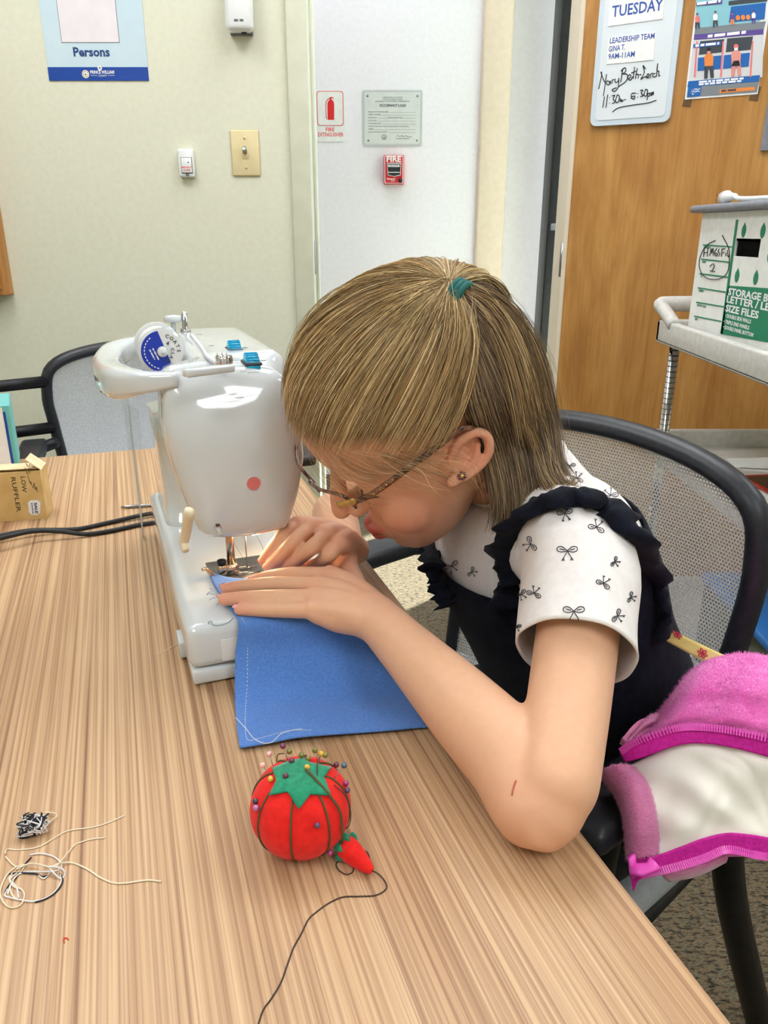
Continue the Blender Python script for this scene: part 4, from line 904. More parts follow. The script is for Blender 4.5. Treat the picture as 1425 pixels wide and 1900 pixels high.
hd = mo('face_cover', loft([[V(p.x, min(0.086, p.y+lean(p.y, p.z)), p.z) for p in hring(*q)] for q in secs]), 'machine_white')
mo('cover_seam', loft([hring(0.086,0.994), hring(0.0872,0.994)]), 'grey_print')
secs = [(0.0872,1.0,0),(0.12,1.0,0.0),(0.142,1.0,0.05),(0.150,1.0,0.5),(0.156,1.0,0.95),(0.17,1.0,1.0),(0.25,1.0,1.0),(0.33,1.0,1.0),(0.385,0.995,1.0),(0.405,0.975,1.0),(0.416,0.93,1.0),(0.42,0.85,1.0)]
arm = mo('upper_arm', loft([hring(*q) for q in secs]), 'machine_white')
mo('column', loft([[V(x_, y_, z_) for x_, y_ in rrect(0.012+k, 0.285-q, 0.142-k*0.5, 0.412, 0.022, 4)] for z_, k, q in ((0.055,-0.004,0.03),(0.068,0.0,0.012),(0.09,0.002,0.004),(0.13,0.0,0.0),(0.17,-0.003,0.01),(0.19,-0.004,0.025))]), 'machine_white')
# red sensor window and thread cutter on the cover
def cover_y(x, z):
    th = math.atan2(z-czh, x-cxh); k = int((th+math.pi)/(2*math.pi)*NP) % NP; return float(np.interp(math.hypot(x-cxh, z-czh)/RH[k], [q_[1] for q_ in FSEC], [q_[0] for q_ in FSEC]))
q = m_at_y(470, 896, 0.055); YB = cover_y(q.x, q.z)
mo('red_button', xf(lathe([(0.0003,0),(0.0062,0.0),(0.0066,0.0006),(0.0003,0.0008)], 24), Matrix.Translation((q.x,YB+0.0003,q.z)) @ Matrix.Rotation(math.pi/2, 4, 'X')), 'red_button', hd, False)
mo('button_rim', tube([V(q.x+0.0070*math.cos(a_*0.2618), cover_y(q.x+0.0070*math.cos(a_*0.2618), q.z+0.0070*math.sin(a_*0.2618)), q.z+0.0070*math.sin(a_*0.2618)) for a_ in range(24)], 0.0006, 6, closed=True), 'machine_white', hd)
q = m_at_y(404, 978, 0.060); YB = cover_y(q.x, q.z) - 0.0556
mo('thread_cutter', join(rbox(q.x-0.0035,YB+0.0545,q.z-0.002,q.x+0.0035,YB+0.0590,q.z+0.006,0.001,1)), 'chrome', hd)
mo('cutter_slot', rbox(q.x-0.002,YB+0.0540,q.z+0.001,q.x+0.002,YB+0.0550,q.z+0.004,0.0004,1), 'dark_print', hd)
mo('cutter_guide', tube([V(q.x,YB+0.0555,q.z-0.001),V(q.x+0.002,YB+0.0568,q.z-0.006),V(q.x+0.0025,YB+0.062,q.z-0.011)], [0.0026,0.0022,0.0014], 8, res=8), 'machine_white', hd)
# lever on the far side
mo('presser_lever', tube([m_at_x(352,948,0.010)*1.0, m_at_x(346,985,0.008), m_at_x(342,1005,0.006), m_at_x(345,1022,0.006)], [0.0042,0.0040,0.0038,0.0028], 10, res=16, flat=(0.9,1.1)), 'cream_plastic')
# top of the arm: dials, guides, spool, handle
def dial(u_, v_):
    c_ = m_at_z(u_, v_, 0.286)
    s_ = mo('tension_dial', xf(lathe([(0.001,-0.006),(0.0125,-0.006),(0.0125,0.006),(0.001,0.006)], 28), Matrix.Translation((c_.x,c_.y,0.2795)) @ Matrix.Rotation(math.pi/2, 4, 'Y')), 'cyan_plastic', arm)
    for k in range(10):
        a_ = math.radians(20+k*15); p_ = V(c_.x, c_.y-0.0128*math.cos(a_), 0.2795+0.0128*math.sin(a_))
        mo('ridge', tube([p_-V(0.0058,0,0), p_+V(0.0058,0,0)], 0.0006, 4), 'label_blue' if k % 9 == 0 else 'cyan_plastic', s_)
    mo('dial_slot', rbox(c_.x-0.008, c_.y-0.013, 0.2815, c_.x+0.008, c_.y+0.013, 0.2848, 0.001, 1), 'dark_print', arm)
    mo('dial_mark', box(c_.x+0.009, c_.y-0.001, 0.2842, c_.x+0.014, c_.y+0.001, 0.2846), 'grey_ink', arm, smooth=False)
dial(434, 643); dial(466, 667)
for u0,v0,u1,v1 in ((446,688,455,686),(460,690,478,688),(365,619,376,620),(388,640,396,639)): 
    a_, b_ = m_at_z(u0,v0,0.285), m_at_z(u1,v1,0.285); mo('printed_mark', box(min(a_.x,b_.x), a_.y-0.0015, 0.2842, max(a_.x,b_.x), a_.y+0.0015, 0.2846), 'pale_ink', arm, smooth=False)
a_, b_ = m_at_z(350,690,0.288), m_at_z(432,680,0.288)
mo('thread_guide_plate', xf(rbox(-0.004,-0.005,0,(b_-a_).length,0.006,0.007,0.002,2), Matrix.Translation((a_.x,a_.y,0.2835)) @ Matrix.Rotation(math.atan2((b_-a_).y,(b_-a_).x), 4, 'Z')), 'machine_white', arm)
c_ = m_at_z(414, 672, 0.290)
mo('tension_post', tube([V(c_.x-0.006,c_.y,0.292),V(c_.x+0.008,c_.y,0.292)], [0.0045,0.0045], 14), 'chrome', arm)
for dx in (-0.004, 0.0, 0.004): mo('tension_disc', xf(lathe([(0.0005,-0.0005),(0.0065,-0.0005),(0.0065,0.0005),(0.0005,0.0005)], 18), Matrix.Translation((c_.x+dx,c_.y,0.292)) @ Matrix.Rotation(math.pi/2, 4, 'Y')), 'chrome', arm)
mo('thread_channel', tube([m_at_z(356,622,0.285), m_at_z(372,642,0.285), m_at_z(385,662,0.285), m_at_z(404,676,0.288)], 0.0022, 6, res=20), 'grey_print', arm)
c_ = m_at_z(342, 612, 0.284)
mo('winder_spindle', tube([V(c_.x,c_.y-0.015,0.282),V(c_.x,c_.y-0.015,0.287),V(c_.x,c_.y-0.015,0.2875),V(c_.x,c_.y-0.015,0.306),V(c_.x,c_.y-0.015,0.308)], [0.007,0.0065,0.0040,0.0038,0.002], 14), 'chrome', arm)
mo('winder_stop', tube([V(c_.x-0.014,c_.y-0.012,0.283),V(c_.x-0.014,c_.y-0.012,0.300)], 0.003, 10), 'machine_white', arm)
mo('winder_cap', lathe([(0.001,0.296),(0.010,0.296),(0.011,0.299),(0.010,0.303),(0.001,0.304)], 20, (c_.x-0.014,c_.y-0.012,0)), 'machine_white', arm)
# handle loop on the back side (left)
hz = 0.272
hp_ = [V(0.030,0.33,hz+0.004), V(0.0,0.32,hz+0.002), V(-0.024,0.285,hz-0.002), V(-0.036,0.235,hz-0.006), V(-0.037,0.185,hz-0.008), V(-0.026,0.125,hz-0.006), V(-0.008,0.080,hz-0.002), V(0.02,0.055,hz+0.0)]
def strap(path, wi, hi, res):
    q = catmull([list(p)+[a, b_] for p, a, b_ in zip(path, wi, hi)], res); pts, ts, fr_ = frames([x[:3] for x in q]); rings = []
    for p, t_, x in zip(pts, ts, q):
        side = t_.cross(V(0,0,1)).normalized(); rings.append([p + side*a + V(0,0,1)*b_ for a, b_ in rrect(-x[3], -x[4], x[3], x[4], min(x[3],x[4])*0.55, 3)])
    return loft(rings)
hp_ = [V(0.060,0.335,hz+0.002), V(0.010,0.332,hz+0.002), V(-0.022,0.300,hz-0.002), V(-0.034,0.250,hz-0.007), V(-0.036,0.190,hz-0.009), V(-0.026,0.125,hz-0.006), V(-0.008,0.092,hz-0.001), V(0.022,0.078,hz+0.003)]
mo('carry_handle', strap(hp_, [0.012,0.012,0.013,0.014,0.014,0.014,0.012,0.010], [0.008,0.010,0.013,0.015,0.016,0.015,0.010,0.006], 44), 'machine_white')
# spool of thread on its horizontal pin
c_ = m_at_y(301, 652, 0.205); sy = 0.205
spo = thing('thread_spool', 'white thread spool with blue and white round label on the sewing machine', 'thread spool', mp(c_.x, sy+0.03, c_.z-0.02))
SF = Frame(mp(c_.x, sy, c_.z), MX, V(0,0,1))
RS = 0.0205
RYM = lambda y: Matrix.Translation((c_.x, y, c_.z)) @ Matrix.Rotation(-math.pi/2, 4, 'X')
mo('flange', xf(lathe([(0.003,0.0),(RS+0.004,0.0),(RS+0.004,0.003),(0.003,0.003)], 36), RYM(sy)), 'white_plastic', spo)
mo('flange', xf(lathe([(0.003,0.0),(RS+0.004,0.0),(RS+0.004,0.003),(0.003,0.003)], 36), RYM(sy+0.055)), 'white_plastic', spo)
mo('wound_thread', xf(lathe([(0.003,0.003),(RS,0.003),(RS+0.001,0.028),(RS,0.055),(0.003,0.055)], 36), RYM(sy)), 'thread_white', spo)
lb = obj('label_disc', SF.plate(disc_poly(0,0,RS+0.001,36), 0.0002, 0.0008), 'paper', spo, smooth=False)
obj('blue_half', SF.plate([((RS+0.001)*math.cos(math.radians(a_)), (RS+0.001)*math.sin(math.radians(a_))) for a_ in range(98, 300, 8)], 0.0008, 0.0012), 'label_blue', lb, smooth=False)
for s_, r0, a0, sz, mt in (('COATS', 0.0150, 68, 0.0052, 'dark_print'), ('& CLARK', 0.0090, 52, 0.0048, 'dark_print')):
    for k, ch in enumerate(s_):
        if ch == ' ': continue
        th = math.radians(a0 - k*(17 if r0 > 0.012 else 22)); G = SF.sub(r0*math.cos(th), r0*math.sin(th), 0.0012, th-math.pi/2)
        obj('lettering', G.text(ch, 0, 0, sz, 0.0002, 0.0001, 'CENTER'), mt, lb, smooth=False)
G = SF.sub(-0.009, 0.004, 0.0012, math.radians(-68))
for k, s_ in enumerate(('Dual Duty', 'XP')): obj('lettering', dashes(G, 0, 0.013-0.002*k, -0.0035*k-0.001, 0.0024, 0.0004), 'white_print', lb, smooth=False)
for k in range(12):
    th = math.radians(130+k*11); G = SF.sub(0.0175*math.cos(th), 0.0175*math.sin(th), 0.0012, th-math.pi/2); obj('lettering', dashes(G, -0.001, 0.001, 0, 0.0020, 0.0004), 'white_print', lb, smooth=False)
mo('spool_cap', xf(lathe([(0.0008,-0.006),(0.004,-0.006),(0.0052,-0.004),(0.0058,0.0),(0.003,0.001)], 18), RYM(sy-0.0015)), 'white_plastic', spo)
mo('spool_pin', tube([V(c_.x,sy-0.012,c_.z), V(c_.x,sy+0.085,c_.z)], 0.0022, 8), 'machine_white')
mo('pin_bracket', rbox(c_.x-0.012, sy+0.060, 0.268, c_.x+0.012, sy+0.080, c_.z+0.006, 0.003, 2), 'machine_white')
# needle area
npz = 0.0628
q0 = m_at_z(386,1060,0.062); q1 = m_at_z(484,1040,0.062)
mo('needle_plate', rbox(q0.x, 0.088, 0.0605, 0.135, 0.146, npz, 0.001, 1), 'steel')
mo('plate_slot', rbox(0.070, 0.100, npz, 0.082, 0.114, npz+0.0002, 0.00005, 1), 'dark_print')
NY = 0.105
a_ = m_at_y(426, 1000, NY); b_ = m_at_y(426, 1052, NY)
pxx = a_.x
mo('presser_bar', tube([V(pxx,NY,b_.z+0.001),V(pxx,NY,0.135)], 0.0042, 14), 'brass_reflecting_steel')
mo('foot_holder', join(rbox(pxx-0.006,NY-0.005,b_.z-0.010,pxx+0.006,NY+0.005,b_.z+0.004,0.0015,2), rbox(pxx-0.014,NY-0.004,b_.z-0.006,pxx-0.004,NY+0.004,b_.z+0.004,0.0012,1)), 'brass_reflecting_steel')
mo('holder_screw', xf(lathe([(0.0005,0),(0.0045,0),(0.0045,0.005),(0.0005,0.006)], 14), Matrix.Translation((pxx-0.010,NY,b_.z+0.004))), 'black_metal')
mo('lifter_hook', tube([V(pxx-0.006,NY-0.002,b_.z-0.012),V(pxx-0.016,NY-0.003,b_.z-0.012),V(pxx-0.022,NY-0.003,b_.z-0.004),V(pxx-0.027,NY-0.003,b_.z+0.003),V(pxx-0.031,NY-0.003,b_.z+0.002)], [0.002,0.0022,0.0022,0.002,0.0016], 8, res=20), 'brass_reflecting_steel')
ft = mo('presser_foot', join(rbox(pxx+0.004,NY-0.012,0.0650,pxx+0.028,NY-0.004,0.0668,0.0006,1), rbox(pxx+0.004,NY+0.003,0.0650,pxx+0.028,NY+0.010,0.0668,0.0006,1), rbox(pxx+0.002,NY-0.012,0.0650,pxx+0.008,NY+0.010,0.0685,0.0006,1)), 'acrylic')
mo('foot_ankle', rbox(pxx-0.004,NY-0.006,0.066,pxx+0.004,NY+0.006,0.074,0.001,1), 'brass_reflecting_steel')
nb = m_at_y(456, 1010, NY)
mo('needle_clamp', join(rbox(nb.x-0.010,NY-0.004,0.112,nb.x+0.004,NY+0.004,0.119,0.001,1)), 'brass_reflecting_steel')
mo('needle', tube([V(nb.x,NY,0.116),V(nb.x,NY,0.090),V(nb.x,NY,0.068),V(nb.x,NY,0.0635)], [0.0009,0.0008,0.0006,0.0002], 8), 'steel')
mo('needle_bar', tube([V(nb.x,NY,0.114),V(nb.x,NY,0.15)], 0.003, 12), 'chrome')
lm = mo('work_lamp', xf(ball((0,0,0), (0.0075,0.006,0.0045), 14, 8), Matrix.Translation((nb.x+0.011, NY-0.002, 0.1155))), 'lamp_glow')
pl = bpy.data.lights.new('work_lamp_light', 'POINT'); pl.energy = 0.10; pl.color = (1.0, 0.72, 0.42); pl.shadow_soft_size = 0.006
plo = bpy.data.objects.new('work_lamp_light', pl); link(plo, sm); plo.matrix_basis = Matrix.Translation(mp(nb.x+0.011, NY-0.002, 0.104))
mo('upper_thread', join(tube([V(nb.x+0.006,NY-0.01,0.118),V(nb.x+0.016,NY-0.014,0.090),V(nb.x+0.022,NY-0.016,0.068)], 0.00025, 4, res=8), tube([V(nb.x-0.002,NY,0.112),V(nb.x-0.012,NY-0.002,0.100),V(nb.x-0.006,NY-0.004,0.085),V(nb.x,NY,0.068)], 0.00025, 4, res=12), tube([V(nb.x+0.01,NY,0.112),V(nb.x+0.05,NY,0.111)], 0.00025, 4)), 'thread_teal')
mo('bed_thread', tube([m_at_z(390,1158,0.0625),m_at_z(386,1155,0.0625),m_at_z(392,1153,0.063),m_at_z(396,1160,0.0625),m_at_z(410,1160,0.0625),m_at_z(424,1155,0.0625),m_at_z(432,1147,0.0635)], 0.0003, 4, res=40), 'thread_teal')
# clear plastic guard standing against the back side
gd = thing('plastic_guard', 'clear plastic sheet standing against the left side of the machine', 'plastic sheet', mp(-0.015, 0.3, 0))
g_ = [[mp(-0.014-0.010*math.sin(k*math.pi), 0.16+0.245*k, 0.001+z_*(0.232-0.03*k)) for k in (0,0.25,0.5,0.75,0.92,1.0)] for z_ in (0,0.2,0.5,0.8,1.0)]
g_ = net(g_, 16, 12)
solidify(obj('sheet', sheet(g_), 'clear_plastic', gd), 0.0015)
obj('sheet_edge', tube([r_[-1] for r_ in g_], 0.0012, 6), 'grey_print', gd)

# ------------------------------------------------------------------ blue cloth
rows = [[(386,1062,.7945),(425,1073,.795),(475,1075,.7955),(520,1070,.7955),(560,1062,.796),(600,1054,.797),(640,1052,.796)],
        [(404,1098,.7945),(445,1104,.795),(500,1108,.7955),(550,1108,.7955),(600,1106,.796),(640,1104,.794),(676,1106,.790)],
        [(432,1138,.7945),(470,1138,.795),(520,1135,.7955),(570,1133,.7955),(620,1132,.794),(662,1134,.787),(700,1140,.777)],
        [(443,1158,.7925),(480,1156,.7935),(530,1153,.794),(585,1151,.793),(640,1152,.787),(690,1160,.772),(732,1170,.756)],
        [(437,1212,.766),(482,1210,.766),(545,1208,.765),(612,1208,.763),(680,1211,.756),(740,1217,.745),(792,1228,.738)],
        [(436,1296,.7355),(490,1292,.736),(560,1288,.737),(650,1284,.736),(740,1282,.734),(830,1292,.733),(880,1310,.733)],
        [(439,1345,.733),(495,1338,.734),(560,1332,.736),(650,1326,.734),(735,1322,.733),(815,1320,.733),(890,1335,.733)],
        [(445,1389,.733),(500,1380,.7345),(558,1369,.7365),(650,1362,.734),(730,1356,.733),(800,1350,.733),(890,1352,.733)]]
cg = net([[T(*p) for p in r_] for r_ in rows], 60, 80)
cb = thing('blue_cloth', 'folded bright blue cotton cloth being sewn, hanging from machine to table', 'fabric', T(600, 1330, TZ))
o = solidify(obj('cloth', sheet(cg), 'blue_cloth', cb), 0.0014, 1.0)
def cloth_at(i, j):
    i = max(0, min(len(cg[0])-1.001, i)); j = max(0, min(len(cg)-1.001, j)); a, b_ = int(i), int(j); p, q = i-a, j-b_
    return cg[b_][a]*(1-p)*(1-q)+cg[b_][a+1]*p*(1-q)+cg[b_+1][a]*(1-p)*q+cg[b_+1][a+1]*p*q
def near_cloth(u_, v_):
    """cloth parameters nearest to a seen spot"""
    r_ = ray(u_, v_).normalized(); best = None
    for j in range(len(cg)):
        for i in range(len(cg[0])):
            d_ = (cg[j][i]-CAM); e = (d_ - r_*d_.dot(r_)).length
            if best is None or e < best[0]: best = (e, i, j)
    return best[1], best[2]
def stitches(path, n, frac=0.62, r=0.00042):
    ij = catmull([(a, b_, 0) for a, b_ in [near_cloth(*p) for p in path]], n*2+1); gs = []
    for k in range(n):
        a = cloth_at(ij[2*k][0], ij[2*k][1])+V(0,-0.0006,0.0017); b_ = cloth_at(ij[2*k+1][0], ij[2*k+1][1])+V(0,-0.0006,0.0017)
        gs.append(tube([a, a.lerp(b_, 1.0)], r, 4))
    return join(*gs)
tag(obj('stitching', stitches([(448,1150),(458,1190),(459,1240),(455,1300),(456,1340),(460,1374),(490,1370),(520,1362),(550,1358),(575,1357)], 74), 'stitch_white', cb), None, None, kind='stuff')
thr = lambda pts, m_, r=0.0004: obj('loose_thread', tube([cloth_at(*near_cloth(*p))+V(0,-0.0006,0.002) for p in pts], r, 4, res=len(pts)*7), m_, cb)
thr([(440,1335),(455,1355),(470,1372),(490,1382),(505,1378),(525,1365),(545,1358),(565,1357)], 'stitch_white')
obj('loose_thread', join(*[tube([T(u0,v0,.7950), T((u0+u1)/2,(v0+v1)/2-2,.7965), T(u1,v1,.7945)], 0.00025, 4, res=8) for u0,v0,u1,v1 in ((392,1098,383,1104),(396,1104,384,1103),(400,1110,388,1114),(393,1096,388,1092),(410,1120,402,1124))]), 'navy_print', cb)
obj('green_edge', tube([T(572,1050,.8005),T(590,1046,.802),T(610,1046,.803),T(628,1051,.802)], 0.0012, 6, res=16), 'hair_tie', cb)

# ------------------------------------------------------------------ tomato pincushion
PCx = T(558, 1497, TZ+0.031); RP, HP = 0.0345, 0.031
pcu = thing('tomato_pincushion', 'red tomato-shaped pincushion with green felt leaf on the table', 'pincushion', (PCx.x, PCx.y, TZ))
def tom(th, ph, k=1.0):
    """surface of the cushion: th around, ph from bottom to top"""
    lobes = 1 - 0.035*abs(math.cos(4*th+0.35))**6*math.cos(ph)
    s_ = math.sin(ph); top = HP*(s_ if s_ < 0 else s_*(1-0.10*s_**8))
    rr = RP*math.cos(ph)**0.82*lobes
    return V(PCx.x + k*rr*math.cos(th), PCx.y + k*rr*math.sin(th), PCx.z + k*top)
n1, n2 = 64, 28
v_ = [tom(2*math.pi*i/n1, -math.pi/2*0.995+math.pi*0.995*j/n2) for j in range(n2+1) for i in range(n1)]
f_ = [(j*n1+i, j*n1+(i+1) % n1, (j+1)*n1+(i+1) % n1, (j+1)*n1+i) for j in range(n2) for i in range(n1)] + [tuple(range(n1))[::-1], tuple(n2*n1+i for i in range(n1))]
cush = obj('cushion', (v_, f_), 'tomato_red', pcu)
TBV = BVHTree.FromPolygons(v_, f_)
def tomhit(u_, v__, off=0.0):
    r_ = ray(u_, v__).normalized(); h = TBV.ray_cast(CAM, r_)
    if h[0] is None:
        d_ = (PCx-CAM).dot(r_); p_ = CAM + r_*d_; h = TBV.find_nearest(p_); return h[0] + h[1]*off, h[1]
    nn = h[1] if h[1].dot(r_) < 0 else -h[1]
    return h[0] + nn*off, nn
u5 = lambda x, y: (400+x*0.2948, 1340+y*0.2948)
star = [(360,300),(385,380),(345,465),(455,445),(525,550),(595,460),(720,465),(680,355),(725,295),(590,265),(555,235),(470,255)]
cs = (535, 345); NR = 6; ang = []
for i in range(len(star)):
    a, b_ = star[i], star[(i+1) % len(star)]
    for k in range(5): ang.append((a[0]+(b_[0]-a[0])*k/5, a[1]+(b_[1]-a[1])*k/5))
vv = []; 
for j in range(NR+1):
    for p in ang: vv.append(tomhit(*u5(cs[0]+(p[0]-cs[0])*max(0.02, j/NR), cs[1]+(p[1]-cs[1])*max(0.02, j/NR)), 0.0008)[0])
na = len(ang); ff = [(j*na+i, j*na+(i+1) % na, (j+1)*na+(i+1) % na, (j+1)*na+i) for j in range(NR) for i in range(na)] + [tuple(range(na))]
solidify(obj('felt_leaf', (vv, ff), 'felt_green', pcu), 0.0012, 1.0)
for k in range(8):
    th = (k+0.5)*math.pi/4 - 0.35/4 + 0.0
    th = (math.pi*k - 0.35)/4 if False else (k*math.pi - 0.35)/4
    obj('seam_cord', tube([tom(th, p_, 1.012) for p_ in np.linspace(-1.35, 1.25, 22)], 0.0008, 5), 'cord_olive', pcu)
obj('hanging_cord', tube([tomhit(*u5(570,320), 0.003)[0], tomhit(*u5(640,390), 0.0025)[0], tomhit(*u5(720,480), 0.002)[0], tomhit(*u5(770,560), 0.002)[0], tomhit(*u5(782,640), 0.002)[0], tomhit(*u5(782,710), 0.0025)[0], T(*u5(795,760), TZ+0.016)], 0.0009, 6, res=50), 'cord_olive', pcu)
obj('loose_cord', join(tube([tomhit(*u5(740,400),0.001)[0], tomhit(*u5(800,470),0.002)[0], tomhit(*u5(828,560),0.0025)[0], tomhit(*u5(815,640),0.003)[0], T(*u5(800,680), TZ+0.02), T(*u5(815,720), TZ+0.018)], 0.0004, 5, res=30),
    tube([tomhit(*u5(440,232),0.004)[0], tomhit(*u5(400,228),0.005)[0], tomhit(*u5(382,245),0.001)[0]], 0.0004, 5, res=12), tube([tomhit(*u5(640,380),0.001)[0], tomhit(*u5(638,300),0.004)[0], tomhit(*u5(650,250),0.005)[0]], 0.0004, 5, res=12)), 'thread_brown', pcu)
# strawberry emery on its cord
sa = T(*u5(790,755), TZ+0.0095); sb = T(*u5(985,940), TZ+0.004)
obj('strawberry', tube([sa.lerp(sb,k) for k in (-0.02,0.05,0.18,0.35,0.6,0.85,0.97,1.0)], [0.0034,0.0070,0.0080,0.0078,0.0064,0.0043,0.0028,0.0012], 18), 'tomato_red', pcu)
obj('strawberry_cap', join(tube([sa.lerp(sb,k) for k in (-0.035,-0.02,0.05,0.14)], [0.002,0.0042,0.0076,0.0085], 18), *[tube([sa.lerp(sb,k)+((V(0,0,1)*math.cos(q_)+(sb-sa).normalized().cross(V(0,0,1))*math.sin(q_))*(0.0081)) for k in (0.10,0.2,0.30)], [0.0028,0.0022,0.0004], 6, flat=(1,1)) for q_ in [i*math.pi/3 for i in range(6)]]), 'felt_green', pcu)
tt = lambda pts: [T(*u5(p[0],p[1]), TZ+0.0005+(p[2] if len(p) > 2 else 0)) for p in pts]
tag(obj('thread', tube(tt([(985,935,0.004),(1030,960),(1070,1010),(1072,1050),(1010,1088),(900,1096),(800,1100),(710,1140),(640,1190),(585,1240),(540,1330),(490,1420),(450,1530),(410,1640),(350,1740),(300,1810),(270,1900),(250,1990)]), 0.0005, 5, res=160), 'thread_brown'), 'long dark brown thread trailing from the strawberry to the bottom edge', 'thread')
tag(obj('thread', tube(tt([(920,805,0.003),(955,820),(970,870),(950,915),(880,900),(860,850),(800,858),(760,890),(775,930),(820,958),(860,945),(865,910),(830,870)]), 0.00045, 5, res=90), 'thread_brown'), 'dark brown thread loop curled under the strawberry emery', 'thread')
# ball-head pins
PINC = {'pink':(238,190,176), 'plum':(110,34,82), 'olive':(128,122,44), 'yellow':(226,178,54), 'wine':(92,40,62), 'blue':(72,98,122), 'navy':(34,52,64), 'lilac':(176,112,176), 'violet':(88,54,96), 'magenta':(160,42,110)}
for k_, c_ in PINC.items(): mat('pin_'+k_, c_, 0.12, coat=0.8)
PINS = [('pink',(296,270),(320,305),'pearl pink pin leaning out at the far left of the pincushion'), ('pink',(338,200),(350,255),'pearl pink pin standing up at the upper left of the pincushion'),
 ('plum',(423,150),(455,240),'plum pin standing tallest at the top of the pincushion'), ('olive',(465,184),(475,236),'olive green pin beside the tallest plum pin'),
 ('olive',(540,207),(555,240),'olive green pin behind the middle of the felt leaf'), ('olive',(584,230),(590,250),'olive green pin half hidden low behind the felt leaf'), ('olive',(626,176),(640,245),'olive green pin standing highest right of centre'),
 ('yellow',(664,198),(655,255),'yellow pin standing among the olive pins'), ('olive',(690,207),(665,258),'olive green pin right of the standing yellow pin'),
 ('wine',(481,264),None,'wine red pin at the upper left edge of the felt leaf'), ('yellow',(577,303),None,'yellow pin in the middle of the felt leaf'), ('wine',(745,288),None,'wine red pin at the right edge just outside the felt leaf'),
 ('blue',(809,272),(745,355),'grey blue pin leaning out at the right of the pincushion'), ('wine',(443,358),None,'wine red pin in the left part of the felt leaf'), ('yellow',(355,374),None,'yellow pin in the red left of the felt leaf'),
 ('magenta',(820,384),(800,390),'magenta pin at the right rim, upper of a pair'), ('violet',(829,429),(808,432),'violet pin at the right rim, lower of a pair'), ('navy',(251,499),(262,502),'dark navy pin at the left rim of the pincushion'),
 ('lilac',(273,537),None,'lilac pin on the left side below the dark navy pin'), ('violet',(631,642),None,'violet pin on the front face of the pincushion'), ('magenta',(709,800),None,'magenta pin low on the front right of the pincushion')]
RB = 0.00205
for col_, hpx, bpx, lab in PINS:
    if bpx is None:
        b_, n_ = tomhit(*u5(*hpx)); h_ = b_ + n_*0.0026
    else:
        b_, n_ = tomhit(*u5(*bpx)); dd = (b_-CAM).dot(V(0,cP,-sP)); h_ = P(*u5(*hpx), dd)
    t = thing('ball_pin', lab, 'pin', b_, 0, 'ball-head pins in the pincushion')
    obj('pin_head', ball(h_, RB, 14, 10), 'pin_'+col_, t)
    obj('pin_shaft', tube([h_, b_ - (h_-b_).normalized()*0.006], 0.0003, 5), 'steel', t)

# ------------------------------------------------------------------ the girl
HS = 1.1
HF = V(-0.798,-0.213,-0.564); HU = V(-0.464,-0.380,0.800); HL = V(0.385,-0.900,-0.204)
HT = V(0.041, 0.714, 0.959)
HM = Matrix((HF, HU, HL)).transposed().to_4x4(); HM.translation = HT
HM = HM @ Matrix.Diagonal((HS, HS, HS, 1))
HI = HM.inverted()
def hp(f_, u_, l_=0.0): return HM @ V(f_, u_, l_)      # forward, up, left of the head
def hg(g): return xf(g, HM)
girl = thing('person', 'girl in white bow-print shirt and navy pinafore leaning over the sewing machine', 'person', (0.25, 0.82, 0.47))
parts = []
# head slices: height, front, back, half width
SL = [(-.099,.056,.036,.010),(-.095,.070,.022,.021),(-.089,.0785,.010,.030),(-.081,.081,.0,.037),(-.072,.0805,-.006,.0435),(-.062,.083,-.012,.049),(-.051,.085,-.03,.0535),(-.04,.0845,-.055,.058),(-.025,.083,-.075,.0615),(-.01,.081,-.086,.064),
      (.005,.080,-.093,.066),(.02,.084,-.097,.068),(.032,.091,-.099,.069),(.05,.0945,-.0985,.070),(.07,.092,-.093,.069),(.09,.081,-.079,.061),(.105,.064,-.060,.048),(.117,.040,-.036,.030),(.1235,.016,-.012,.012)]
NR_ = 40; sl = catmull(SL, 60); rings = []
for u_, a, b_, w_ in sl:
    c_ = (a+b_)/2; h_ = max(0.002, (a-b_)/2); w_ = max(0.002, w_); ring = []
    for k in range(NR_):
        th = 2*math.pi*k/NR_; co, si = math.cos(th), math.sin(th); e = 2/2.35
        ring.append((c_ + h_*math.copysign(abs(co)**e, co), u_, w_*math.copysign(abs(si)**e, si)))
    rings.append(ring)
parts.append(hg(loft(rings)))
